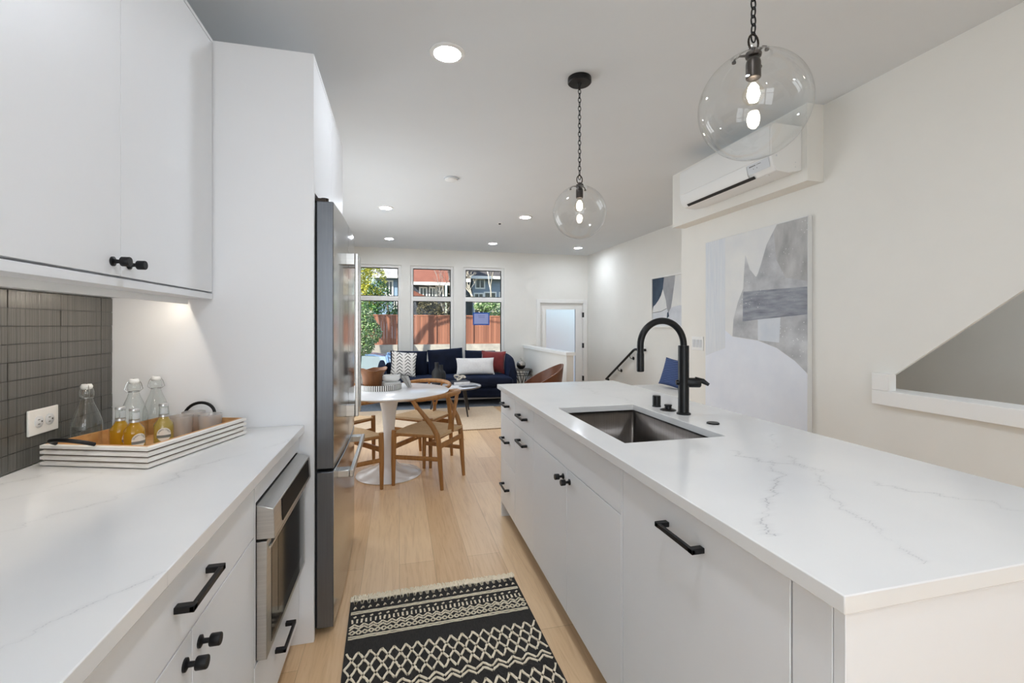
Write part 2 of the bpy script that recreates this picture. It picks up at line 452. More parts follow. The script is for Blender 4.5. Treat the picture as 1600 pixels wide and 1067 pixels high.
# entry door
d = thing('door_1', 'white entry door with a large frosted pane, partly behind the half wall', 'door', (3.19, FY, DZ0)); d['kind'] = 'structure'
f = B(); f.box(DX0 - .075, DX0 + .0, FY - .016, FY + .0, DZ0, DZ1 + .075); f.box(DX1, DX1 + .08, FY - .016, FY, DZ0, DZ1 + .075); f.box(DX0, DX1, FY - .016, FY, DZ1, DZ1 + .075)
obj('casing', f, TRIM, d, bev=.002)
f = B(); gx0, gx1, gz1, gz0 = 2.865, 3.495, 1.64, -.3
f.box(DX0 + .004, gx0, FY + .03, FY + .07, DZ0, DZ1 - .004); f.box(gx1, DX1 - .004, FY + .03, FY + .07, DZ0, DZ1 - .004)
f.box(gx0, gx1, FY + .03, FY + .07, gz1, DZ1 - .004); f.box(gx0, gx1, FY + .03, FY + .07, DZ0, gz0)
obj('door_leaf', f, TRIM, d, smooth=False)
FROST = mat('frosted_glass', (214, 226, 240), .55, trans=1, ior=1.2)
obj('glass', bx(gx0, gx1, FY + .045, FY + .053, gz0, gz1), FROST, d, smooth=False)
for z in (1.53, .905, .235): obj('hinge', bx(DX1 - .012, DX1 + .012, FY - .022, FY + .03, z - .05, z + .05), BLACK, d)
# baseboards
struct('baseboard_far', B().box(XL, 2.388, FY - .014, FY, 0, .11), TRIM, 'white baseboard under the windows', 'baseboard', bev=.002)
struct('baseboard_left', B().box(XL, XL + .014, 3.10, FY - .014, 0, .11), TRIM, 'white baseboard on the side wall past the fridge', 'baseboard', bev=.002)
struct('baseboard_kitchen', B().box(XK - .014, XK, BY, 3.88, 0, .11), TRIM, 'white baseboard along the kitchen wall behind the island', 'baseboard', bev=.002)

# windows of the rear wall (behind the camera; their daylight is set at the top)
for k, x in enumerate((-.68, .30)):
    w = thing('window_%d' % (4 + k), 'tall rear window behind the kitchen, %s' % ('on the worktop side' if k == 0 else 'on the island side'), 'window', (x, BY, .6)); w['kind'] = 'structure'
    f = B(); f.box(x - .46, x - .4, BY, BY + .05, .54, 2.49); f.box(x + .4, x + .46, BY, BY + .05, .54, 2.49)
    f.box(x - .4, x + .4, BY, BY + .05, .54, .6); f.box(x - .4, x + .4, BY, BY + .05, 2.43, 2.49); f.box(x - .4, x + .4, BY, BY + .05, 1.9, 1.975)
    obj('window_frame', f, TRIM, w)
for k, y in enumerate((4.4, 5.9)):  # unseen windows, suggested by floor glare, added to light the far room
    w = thing('window_%d' % (6 + k), 'unseen side window added past the fridge for light, %s' % ('beside the dining table' if k == 0 else 'towards the sofa'), 'window', (XL, y, .6)); w['kind'] = 'structure'
    f = B(); f.box(XL, XL + .05, y - .61, y - .55, .54, 2.49); f.box(XL, XL + .05, y + .55, y + .61, .54, 2.49)
    f.box(XL, XL + .05, y - .55, y + .55, .54, .6); f.box(XL, XL + .05, y - .55, y + .55, 2.43, 2.49); f.box(XL, XL + .05, y - .55, y + .55, 1.9, 1.975)
    obj('window_frame', f, TRIM, w)

# ------------------------------------------------------------------ hardware helpers
def handle(parent, x, y, z, sgn, L=.16):
    """flat bar pull running along y on a face at x; sgn = direction it sticks out"""
    f = B(); d = .034 * sgn
    f.box(x + d - .009 * sgn, x + d, y - L / 2, y + L / 2, z - .006, z + .006)
    for e in (-1, 1):
        f.box(x, x + d, y + e * L / 2 - (.017 if e > 0 else 0), y + e * L / 2 + (.017 if e < 0 else 0), z - .0065, z + .0065)
    return obj('handle', f, BLACK, parent, bev=.0015)
def knob(parent, x, y, z, sgn):
    pr = [(0, 0), (.0125, 0), (.0125, .004), (.0055, .0075), (.005, .018), (.0115, .0205), (.0125, .022), (.0125, .039), (.0115, .0405), (0, .0405)]
    M = Matrix.Translation((x, y, z)) @ Matrix.Rotation(sgn * PI / 2, 4, 'Y')
    return obj('knob', B().lathe(pr, seg=24, M=M), BLACK, parent)

# ------------------------------------------------------------------ left run of cabinets
CT = .914; CTH = .03
LF = -.405    # face of the left fronts
def left_case(t, y0, y1, z1=.884, top=None):
    f = B(); f.box(XL + .002, LF - .021, y0, y1, .10, z1)
    obj('body', f, CAB_SHADE, t)
    obj('toe_kick', bx(XL + .002, LF - .08, y0, y1, 0, .10), TOE, t)
ct = obj('countertop', B().box(XL + .012, -.384, -.55, 2.049, .884, CT), Q_LEFT, bev=.002)
tag(ct, 'white veined quartz worktop with the serving tray on it', 'countertop')
c = thing('base_cabinet', 'white base cabinet left of the microwave, wide drawer over two knobbed doors', 'cabinet', (-.74, 1.04, 0), group='base cabinets under the worktop')
left_case(c, .64, 1.447)
dr = obj('drawer', bx(LF - .02, LF, .642, 1.447, .723, .880), CAB, c, bev=.0012); handle(dr, LF, 1.045, .803, 1)
for a, b, ky in ((.642, 1.042, 1.01), (1.046, 1.447, 1.078)):
    dd = obj('door', bx(LF - .02, LF, a, b, .105, .719), CAB, c, bev=.0012); knob(dd, LF, ky, .672, 1)
c = thing('base_cabinet', 'nearest white base cabinet under the worktop, mostly cut off by the photo edge', 'cabinet', (-.74, .05, 0), group='base cabinets under the worktop')
left_case(c, -.53, .636)
dr = obj('drawer', bx(LF - .02, LF, -.53, .636, .723, .880), CAB, c, bev=.0012)
for a, b in ((-.53, .05), (.054, .636)): obj('door', bx(LF - .02, LF, a, b, .105, .719), CAB, c, bev=.0012)
c = thing('microwave_cabinet', 'white base cabinet that holds the microwave drawer beside the fridge panel', 'cabinet', (-.74, 1.75, 0))
f = B(); f.box(XL + .002, LF - .021, 1.451, 2.049, .10, .345); f.box(XL + .002, LF - .021, 1.451, 1.466, .345, .884); f.box(XL + .002, LF - .021, 2.034, 2.049, .345, .884)
f.box(XL + .002, LF - .021, 1.466, 2.034, .815, .884)
f.box(LF - .021, LF, 1.451, 2.049, .815, .882); f.box(LF - .021, LF, 1.451, 1.462, .345, .815); f.box(LF - .021, LF, 2.025, 2.049, .345, .815)
obj('body', f, CAB, c)
obj('toe_kick', bx(XL + .002, LF - .08, 1.451, 2.049, 0, .10), TOE, c)
dr = obj('drawer', bx(LF - .02, LF, 1.453, 2.047, .105, .340), CAB, c, bev=.0012); handle(dr, LF, 1.75, .235, 1)
# microwave drawer
m = thing('microwave', 'stainless microwave drawer built in under the worktop', 'microwave', (-.5, 1.745, .35))
y0, y1 = 1.466, 2.022
obj('body', bx(-.9, LF - .0, y0 + .004, y1 - .004, .352, .808), SLOT, m)
f = B(); f.poly([(LF, y0, .806), (LF + .046, y0, .792), (LF + .05, y0, .705), (LF, y0, .705)], (0, y1 - y0, 0))
cp = obj('control_panel', f, STEEL, m, bev=.0015)
f = B(); f.poly([(LF + .0468, y0 + .09, .787), (LF + .0505, y0 + .09, .72), (LF + .0515, y0 + .09, .72), (LF + .0478, y0 + .09, .787)], (0, y1 - y0 - .13, 0))
obj('display', f, mat('display_black', (12, 12, 13), .45, spec=.1), cp)
f = B(); f.box(LF, LF + .028, y0, y1, .352, .698)
dw = obj('door', f, STEEL, m, bev=.0015)
obj('glass', bx(LF + .028, LF + .0292, y0 + .05, y1 - .03, .372, .69), mat('microwave_glass', (40, 38, 36), .08, spec=.35), dw)
obj('viewing_window', bx(LF + .0292, LF + .0298, y0 + .125, y1 - .07, .42, .655), GLASSBLK, dw)
obj('edge_strip', bx(LF + .0292, LF + .034, y0 + .02, y1 - .01, .668, .676), STEEL, dw)

# upper cabinets
UF = -.723
def upper(y0, y1, seam, lab, knobs=True):
    c = thing('upper_cabinet', lab, 'cabinet', (-.9, (y0 + y1) / 2, 1.434), group='wall cabinets above the worktop')
    f = B(); f.box(XL + .002, UF - .021, y0, y1, 1.458, 2.468)
    f.box(XL + .002, UF, y0, y1, 1.434, 1.456)
    obj('body', f, CAB, c, bev=.001)
    f = B(); f.box(UF - .019, UF, y0, y1, 2.455, 2.468); obj('top_rail', f, CAB, c)
    for k, (a, b) in enumerate(((y0 + .001, seam - .001), (seam + .001, y1 - .004))):
        dd = obj('door', bx(UF - .0195, UF, a, b, 1.462, 2.451), CAB, c, bev=.001)
        if knobs: knob(dd, UF, seam + (-.037 if k == 0 else .037), 1.497, 1)
    return c
upper(.815, 2.049, 1.432, 'white wall cabinet with two black knobs, above the tray and against the fridge panel')
upper(-.55, .811, .13, 'nearest white wall cabinet, beyond the photo edge beside the knobbed one', False)
u = thing('under_cabinet_light', 'slim warm light strip under the wall cabinet above the tray', 'light', (-.96, 1.5, 1.42))
f = B(); f.box(-.832, -.802, .83, 2.03, 1.4315, 1.4338); f.box(-.8055, -.802, .83, 2.03, 1.4125, 1.4315)
obj('housing', f, PLASTIC, u)
obj('diffuser', bx(-.818, -.8085, .85, 2.02, 1.4305, 1.4314), UNDERL, u)
l = bpy.data.lights.new('under_cabinet_lamp', 'AREA'); l.shape = 'RECTANGLE'; l.size = .006; l.size_y = 1.15; l.energy = UNDER_W; l.color = (1, .90, .76)
lo = bpy.data.objects.new('under_cabinet_lamp', l); COL.objects.link(lo); lo.parent = u; lo.location = (.148, -.06, .0098); lo.rotation_euler = (0, math.radians(35), 0)

# backsplash: stacked dark reeded tiles
TILE = mat('charcoal_tile', (76, 74, 70), .26, spec=.55); n = N(TILE)
v = n.pos((1, 150, .8)); t = n.noise(v, 1.0, 3, .6)
n.l(n.ramp(t.outputs['Fac'], [(.3, (72, 71, 68)), (.7, (98, 96, 91))]), n.p.inputs['Base Color']); n.bump(t.outputs['Fac'], .5, .004)
GROUT = mat('dark_grout', (52, 51, 50), .8)
f = B(); f.mi = 0; f.box(XL + .001, XL + .0098, -.5, 2.0517, .916, 1.433); f.mi = 1
y = 2.048; zs = .916
cols = [(1.985, 2.0518)]; yy = 1.985
while yy > -.5: cols.append((yy - .206, yy)); yy -= .206
for a, b in cols:
    z = .916
    while z < 1.43:
        z1 = min(z + .0515, 1.431); j = R.uniform(-.0009, .0009); k2 = R.uniform(-.0009, .0009)
        p = [(XL + .005, a + .0012, z + .001), (XL + .005, b - .0012, z + .001), (XL + .005, b - .0012, z1 - .001), (XL + .005, a + .0012, z1 - .001)]
        f.poly(p, (.0075 + j, 0, 0)); z += .0515
bs = obj('backsplash', f, [GROUT, TILE], smooth=False); tag(bs, 'charcoal stacked-tile backsplash behind the tray', 'backsplash')
bs['kind'] = 'structure'
# outlet
o = thing('outlet', 'white double power outlet on the dark tiles', 'outlet', (XL + .014, 1.70, 1.04))
OX = XL + .0135
obj('plate', bx(OX, OX + .006, 1.636, 1.757, 1.002, 1.078), PLASTIC, o, bev=.002)
for yy in (1.675, 1.718):
    rc = obj('receptacle', B().lathe([(0, 0), (.0175, 0), (.0175, .002), (.016, .003), (0, .003)], seg=28, M=Matrix.Translation((OX + .006, yy, 1.04)) @ Matrix.Rotation(PI / 2, 4, 'Y')), PLASTIC_G, o)
    f = B()
    f.box(OX + .0088, OX + .0094, yy - .008, yy + .000, 1.0455, 1.0475); f.box(OX + .0088, OX + .0094, yy - .008, yy + .000, 1.0325, 1.0345); f.cyl((OX + .0088, yy + .008, 1.04), .0026, .0006, 'X', 10)
    obj('slots', f, SLOT, rc)

# ------------------------------------------------------------------ fridge surround and fridge
PF = -.348
c = thing('fridge_cabinet', 'tall white panels and overhead cupboard around the fridge', 'cabinet', (-.7, 2.55, 0))
obj('side_panel', bx(XL + .002, PF, 2.052, 2.075, 0, 2.468), CAB, c, bev=.001)
obj('side_panel', bx(XL + .002, PF, 3.03, 3.05, 0, 2.468), CAB, c, bev=.001)
obj('body', bx(XL + .002, PF - .021, 2.0755, 3.0295, 1.90, 2.45), CAB, c)
f = B(); f.box(XL + .002, PF, 2.0755, 3.0295, 2.4505, 2.468); obj('top_rail', f, CAB, c)
for a, b in ((2.077, 2.551), (2.554, 3.028)): obj('door', bx(PF - .02, PF, a, b, 1.892, 2.447), CAB, c, bev=.001)
fr = thing('refrigerator', 'stainless french-door refrigerator beside the worktop', 'refrigerator', (-.65, 2.55, 0))
obj('body', bx(-1.06, -.352, 2.092, 3.012, .02, 1.84), STEEL_DIM, fr)
def fdoor(nm, y0, y1, z0, z1, mats):
    f = B(); D = .082
    def bow(y): return .012 * (1 - ((y - 2.552) / .46) ** 2)
    n_ = 10; a = []
    for k in range(n_ + 1):
        y = y0 + (y1 - y0) * k / n_; a.append((-.345 + D + bow(y) - .012, y))
    f.mi = 0
    vb = [[f.bm.verts.new((x, y, z)) for x, y in [(-.345, y0)] + a + [(-.345, y1)]] for z in (z0, z1)]
    m_ = len(vb[0])
    for k in range(m_):
        q = (k + 1) % m_
        f.mi = 1 if 1 <= k < m_ - 2 else 0
        f._f([vb[0][k], vb[0][q], vb[1][q], vb[1][k]])
    f.mi = 0; f._f(vb[0][::-1]); f._f(vb[1])
    return obj(nm, f, mats, fr, bev=.004, seg=2)
d1 = fdoor('door', 2.088, 2.549, .712, 1.862, [STEEL_DIM, FRIDGE_F])
d2 = fdoor('door', 2.555, 3.016, .712, 1.862, [STEEL_DIM, FRIDGE_F])
d3 = fdoor('freezer_drawer', 2.088, 3.016, .03, .700, [STEEL_DIM, FRIDGE_F])
obj('gasket', bx(-.351, -.344, 2.10, 3.0, .03, 1.855), SLOT, fr)
HX = -.262
for dd, y in ((d1, 2.485), (d2, 2.618)):
    f = B(); f.box(-.222, -.205, y - .017, y + .017, .86, 1.70)
    for z in (.86, 1.64): f.box(HX - .006, -.2225, y - .0165, y + .0165, z, z + .06)
    obj('handle', f, STEEL, dd, bev=.003)
f = B(); f.box(-.222, -.205, 2.20, 2.91, .635, .668)
for y in (2.20, 2.85): f.box(HX - .012, -.2225, y, y + .06, .6355, .6675)
obj('handle', f, STEEL, d3, bev=.003)
for y in (2.115, 2.99):
    f = B(); f.box(-.40, -.31, y - .02, y + .02, 1.863, 1.876); f.cyl((-.315, y, 1.862), .017, .017, seg=16)
    obj('hinge', f, BRONZE, fr)

# ------------------------------------------------------------------ island
IF = .69
def isl_case(t, y0, y1, z0=.10):
    obj('body', bx(IF + .021, 1.235, y0, y1, z0, .883), CAB_SHADE, t)
    obj('toe_kick', bx(IF + .062, 1.22, y0, y1, 0, .0995), TOE, t)
b = B()
X4 = [.667, .775, 1.192, 1.555]; Y4 = [.558, 1.467, 2.168, 3.13]
for z, flip in ((.884, 1), (CT, 0)):
    pass
vv = [[[b.bm.verts.new((x, y, z)) for y in Y4] for x in X4] for z in (.884, CT)]
for i in range(3):
    for j in range(3):
        if i == 1 and j == 1: continue
        for L_ in (0, 1): b._f([vv[L_][i][j], vv[L_][i + 1][j], vv[L_][i + 1][j + 1], vv[L_][i][j + 1]])
for k in range(3):
    for (a, c_) in (((k, 0), (k + 1, 0)), ((k, 3), (k + 1, 3)), ((0, k), (0, k + 1)), ((3, k), (3, k + 1))):
        b._f([vv[0][a[0]][a[1]], vv[0][c_[0]][c_[1]], vv[1][c_[0]][c_[1]], vv[1][a[0]][a[1]]])
for (a, c_) in (((1, 1), (2, 1)), ((2, 1), (2, 2)), ((2, 2), (1, 2)), ((1, 2), (1, 1))):
    b._f([vv[0][a[0]][a[1]], vv[0][c_[0]][c_[1]], vv[1][c_[0]][c_[1]], vv[1][a[0]][a[1]]])
ct = obj('island_countertop', b, Q_ISL, bev=.002); tag(ct, 'white veined quartz island worktop with a sink cut-out', 'countertop')
t = obj('end_panel', bx(IF, 1.50, .576, .597, 0, .883), CAB, bev=.001); tag(t, 'white end panel closing the near end of the island', 'panel')
t = obj('filler_panel', bx(IF, 1.235, .5985, .677, 0.0, .883), CAB, bev=.001); tag(t, 'narrow white filler strip between island end and dishwasher', 'panel')
t = thing('dishwasher', 'white panel-fronted dishwasher in the near part of the island', 'dishwasher', (.95, 1.0, 0))
isl_case(t, .679, 1.3205); dd = obj('door', bx(IF, IF + .02, .682, 1.318, .105, .881), CAB, t, bev=.0012); handle(dd, IF, 1.0, .806, -1)
t = thing('sink_cabinet', 'white two-door island cabinet under the sink', 'cabinet', (.95, 1.82, 0))
f = B(); f.box(IF + .021, 1.235, 1.322, 2.3095, .10, .60); f.box(IF + .021, 1.235, 1.322, 1.34, .60, .883); f.box(IF + .021, 1.235, 2.29, 2.3095, .60, .883); f.box(IF + .021, .755, 1.34, 2.29, .60, .883)
obj('body', f, CAB_SHADE, t); obj('toe_kick', bx(IF + .062, 1.22, 1.322, 2.3095, 0, .10), TOE, t)
obj('false_front', bx(IF, IF + .02, 1.336, 2.308, .724, .881), CAB, t, bev=.0012)
for a, b_, ky in ((1.336, 1.8205, 1.785), (1.8235, 2.308, 1.86)):
    dd = obj('door', bx(IF, IF + .02, a, b_, .105, .720), CAB, t, bev=.0012); knob(dd, IF, ky, .676, -1)
f = bx(IF, IF + .02, 1.3215, 1.3335, .105, .881); obj('stile', f, CAB, t)
t = thing('bin_cabinet', 'narrow white island cabinet with two stacked bar handles, beside the drawers', 'cabinet', (.95, 2.51, 0))
isl_case(t, 2.311, 2.7125)
dr = obj('drawer', bx(IF, IF + .02, 2.312, 2.711, .724, .881), CAB, t, bev=.0012); handle(dr, IF, 2.512, .803, -1)
dd = obj('door', bx(IF, IF + .02, 2.312, 2.711, .105, .720), CAB, t, bev=.0012); handle(dd, IF, 2.512, .655, -1)
t = thing('drawer_cabinet', 'white three-drawer cabinet at the far end of the island', 'cabinet', (.95, 2.9, 0))
isl_case(t, 2.714, 3.085)
for z0, z1 in ((.724, .881), (.417, .720), (.105, .413)):
    dr = obj('drawer', bx(IF, IF + .02, 2.715, 3.085, z0, z1), CAB, t, bev=.0012); handle(dr, IF, 2.935, (z0 + z1) / 2, -1)
t = obj('end_panel', bx(IF, 1.50, 3.0865, 3.108, 0, .883), CAB, bev=.001); tag(t, 'white end panel closing the far end of the island', 'panel')
t = obj('back_panel', bx(1.2365, 1.256, .598, 3.0855, 0, .883), CAB, bev=.001); tag(t, 'white back panel along the seating side of the island', 'panel')
# sink
t = thing('sink', 'darkened steel undermount sink in the island worktop', 'sink', (.983, 1.818, .66))
b = B(); x0, x1, y0, y1, z0, z1 = .771, 1.196, 1.463, 2.172, .655, .8835
b.box(x0, x1, y0, y1, z0, z1)
bmesh.ops.delete(b.bm, geom=[f_ for f_ in b.bm.faces if f_.calc_center_median().z > z1 - .001], context='FACES')
ed = [e for e in b.bm.edges if not any(abs(v_.co.z - z1) < 1e-4 for v_ in e.verts) or abs(e.verts[0].co.z - e.verts[1].co.z) > .01]
bmesh.ops.bevel(b.bm, geom=ed, offset=.014, segments=4, profile=.5, affect='EDGES')
so_ = obj('bowl', b, SINK_M, t)
k = so_.modifiers.new('wall', 'SOLIDIFY'); k.thickness = .0015; k.offset = 1
f = B(); f.lathe([(0, .0005), (.04, .0005), (.048, .0015), (.05, 0), (.05, .003), (.044, .004), (.02, .0025), (0, .0025)], (.983, 1.9, .6555), 28)
obj('drain', f, STEEL, t)
# faucet
t = thing('faucet', 'matte black gooseneck kitchen faucet behind the sink', 'faucet', (1.291, 1.874, CT))
fx, fy = 1.291, 1.874
obj('body', B().lathe([(0, 0), (.032, 0), (.032, .006), (.025, .010), (.0245, .012), (.0245, .318), (.0235, .321), (0, .321)], (fx, fy, CT), 32), BLACKF, t)
pts = [(fx, fy, 1.225)] + [(fx - .112 + .112 * math.cos(a), fy, 1.238 + .112 * math.sin(a)) for a in [PI * k / 24 for k in range(25)]] + [(fx - .224, fy, 1.20)]
obj('spout', B().tube(pts, .0152, 16), BLACKF, t)
f = B().lathe([(0, 1.118), (.014, 1.118), (.0168, 1.121), (.0168, 1.199), (.0155, 1.203), (0, 1.203)], (fx - .224, fy, 0), 20)
sp_ = obj('spray_head', f, BLACKF, t); obj('button', bx(fx - .224 - .004, fx - .224 + .004, fy - .0178, fy - .016, 1.145, 1.172), BLACK, sp_)
M = Matrix.Translation((fx, fy, 1.062)) @ Matrix.Rotation(math.radians(-22), 4, 'Z')
f = B(); f.lathe([(0, -.052), (.011, -.052), (.013, -.044), (.013, -.02), (.0225, .0), (.0225, .052), (.020, .057), (0, .057)], seg=20, M=M @ Matrix.Translation((.018, 0, 0)) @ Matrix.Rotation(PI / 2, 4, 'Y'))
lv = obj('lever', f, BLACKF, t)
f = B().tube([M @ Vector((.05, 0, .016)), M @ Vector((.085, -.004, .008)), M @ Vector((.110, -.010, -.008))], [.012, .012, .007], 12)
obj('lever_grip', f, BLACKF, lv)
t = obj('soap_dispenser', B().lathe([(0, 0), (.0225, 0), (.0225, .004), (.0205, .006), (.0205, .052), (.019, .056), (0, .056)], (1.278, 2.083, CT), 26), BLACKF)
tag(t, 'short black cylindrical air gap cap beside the faucet', 'air gap cap'); t.name = 'air_gap_cap'
t = obj('sink_button', B().lathe([(0, 0), (.037, 0), (.038, .003), (.030, .007), (.017, .010), (.016, .020), (.0185, .022), (.0185, .026), (.0165, .028), (0, .028)], (1.276, 1.977, CT), 28), BLACKF)
tag(t, 'low black stepped flange between faucet and air gap cap', 'sink button')
t = obj('disposal_button', B().lathe([(0, 0), (.0255, 0), (.0255, .004), (.024, .006), (0, .006)], (1.286, 1.662, CT), 28), BLACKF)
tag(t, 'flat black disc on the worktop nearest the viewer', 'cover cap')

# ------------------------------------------------------------------ serving tray and drinks
ang = math.radians(-19)
NX = Vector((-.705, 1.527, CT))
TM = Matrix.Translation(NX) @ Matrix.Rotation(-ang * -1, 4, 'Z') if False else Matrix.Translation(NX) @ Matrix.Rotation(ang, 4, 'Z')
# tray-local: x from -TW (wall side) to 0, y from 0 to TL
TW, TL, TH = .345, .425, .066
WHITEWASH = varied('whitewashed_wood', (236, 233, 228), (222, 216, 208), 14, .55, (1, 1, 6))
RIMB = mat('rib_line_brown', (88, 70, 54), .7)  # darker brown between the ribs and under the tray
t = thing('serving_tray', 'white ribbed wooden serving tray with black handles on the worktop', 'tray', tuple(NX))
prof = []
for k in range(4):
    z = k * TH / 4; prof += [(-.001, z + .0013), (.006, z + .0042), (.006, z + TH / 4 - .0042), (-.001, z + TH / 4 - .0013)]
def ring(off, z): return [TM @ Vector(p) for p in ((-TW - off, -off, z), (off, -off, z), (off, TL + off, z), (-TW - off, TL + off, z))]
b = B(); rows = [[b.bm.verts.new(p) for p in ring(o_ - .006, z)] for o_, z in prof]
for i, (a, c_) in enumerate(zip(rows, rows[1:])):
    b.mi = 1 if i % 4 == 3 else 0
    for k in range(4): b._f([a[k], a[(k + 1) % 4], c_[(k + 1) % 4], c_[k]])
b.mi = 1; b._f(rows[0][::-1])
b.mi = 2
inn = [[b.bm.verts.new(p) for p in ring(-.016, TH - .0005)], [b.bm.verts.new(p) for p in ring(-.016, .010)]]
for a, c_ in ((rows[-1], inn[0]), (inn[0], inn[1])):
    for k in range(4): b._f([a[k], a[(k + 1) % 4], c_[(k + 1) % 4], c_[k]])
b._f(inn[1])
obj('tray_body', b, [WHITEWASH, RIMB, TRAYWOOD], t, smooth=False)
for e in (0, 1):
    pts = []
    for k in range(17):
        a = PI * k / 16
        yl = (-.002 - .044 * math.sin(a)) if e == 0 else (TL + .001 + .012 * math.sin(a))
        pts.append(TM @ Vector((-TW / 2 - .062 * math.cos(a) - (.055 if e == 0 else 0.02), yl, TH + .004 + (.022 if e == 0 else .046) * math.sin(a))))
    obj('handle', B().tube(pts, .0058, 10), BLACK, t)
def on_tray(u, v): return TM @ Vector((u, v, .0105))
# swing-top bottles
CERAMIC = mat('white_ceramic', (240, 240, 238), .25)
WIRE = mat('steel_wire', (190, 190, 188), .25, 1)
bp = [(0, .001), (.036, .001), (.0405, .006), (.0405, .075), (.039, .092), (.030, .122), (.020, .147), (.0155, .163), (.0150, .170), (.0185, .174), (.0195, .186), (.0165, .197), (.0150, .200)]
def swing(loc, rz, lab):
    t = thing('swing_top_bottle', lab, 'bottle', loc, rz, 'swing-top bottles on the tray')
    obj('bottle_body', B().lathe(bp + [(.0128, .2005)], seg=40), BOTTLE_G, t, world=False)
    st = obj('stopper', B().lathe([(0, .196), (.0122, .196), (.0155, .2005), (.0160, .206), (.0125, .213), (0, .2135)], seg=24), CERAMIC, t, world=False)
    f = B(); f.tube([(.0165 * math.cos(a), .0165 * math.sin(a), .168) for a in [2 * PI * k / 20 for k in range(20)]], .0011, 6, closed=True)
    for sg in (1, -1):
        f.tube([(sg * .0165, 0, .168), (sg * .026, .002, .176), (sg * .021, .001, .196), (sg * .0135, 0, .209)], .0011, 6)
    f.tube([(-.0135, 0, .209), (0, 0, .2145), (.0135, 0, .209)], .0011, 6)
    obj('wire_clamp', f, WIRE, t, world=False)
    return t
a = swing((-.998, 1.788, .9245), 2.4, 'empty clear swing-top bottle alone against the tiles on the tray')
swing((-.925, 1.912, .9245), .6, 'clear swing-top bottle standing between the two others, behind the amber sodas')
swing((-.893, 1.993, .9245), .3, 'clear swing-top bottle farthest from the viewer, next to the white panel')
# soda bottles
def liquid(name, clear, body):
    m = bpy.data.materials.new(name); m.use_nodes = True; t = m.node_tree; t.nodes.remove(t.nodes['Principled BSDF'])
    tr = t.nodes.new('ShaderNodeBsdfTransparent'); tr.inputs[0].default_value = lin(clear)
    tl = t.nodes.new('ShaderNodeBsdfTranslucent'); tl.inputs[0].default_value = lin(body)
    df = t.nodes.new('ShaderNodeBsdfDiffuse'); df.inputs[0].default_value = lin(body)
    a = t.nodes.new('ShaderNodeMixShader'); b = t.nodes.new('ShaderNodeMixShader'); a.inputs[0].default_value = .5; b.inputs[0].default_value = .58
    t.links.new(tl.outputs[0], a.inputs[1]); t.links.new(df.outputs[0], a.inputs[2]); t.links.new(tr.outputs[0], b.inputs[1]); t.links.new(a.outputs[0], b.inputs[2])
    t.links.new(b.outputs[0], t.nodes['Material Output'].inputs[0]); return m
LIQ = liquid('amber_soda', (255, 236, 130), (232, 192, 60)); LIQ2 = liquid('pale_soda', (252, 244, 190), (228, 212, 130))
LAB = mat('label_white', (236, 236, 230), .5); LABG = mat('label_grey', (120, 128, 128), .5); FOIL = mat('foil_silver', (205, 206, 206), .3, .7); PRINT = mat('label_print', (60, 72, 70), .5)
sp2 = [(0, .001), (.026, .001), (.029, .004), (.029, .060), (.0275, .068), (.019, .080), (.0145, .088), (.0135, .100), (.0125, .122), (.0133, .128), (.0133, .133), (.012, .134)]
def text_mesh(body, size):
    cu = bpy.data.curves.new('lettering', 'FONT'); cu.body = body; cu.size = size; cu.align_x = 'CENTER'
    o = bpy.data.objects.new('lettering', cu); COL.objects.link(o)
    dg = bpy.context.evaluated_depsgraph_get(); me = bpy.data.meshes.new_from_object(o.evaluated_get(dg))
    bpy.data.objects.remove(o); bpy.data.curves.remove(cu)
    return me
def cylpt(r, s, z): a = s / r; return Vector((r * math.sin(a), -r * math.cos(a), z))
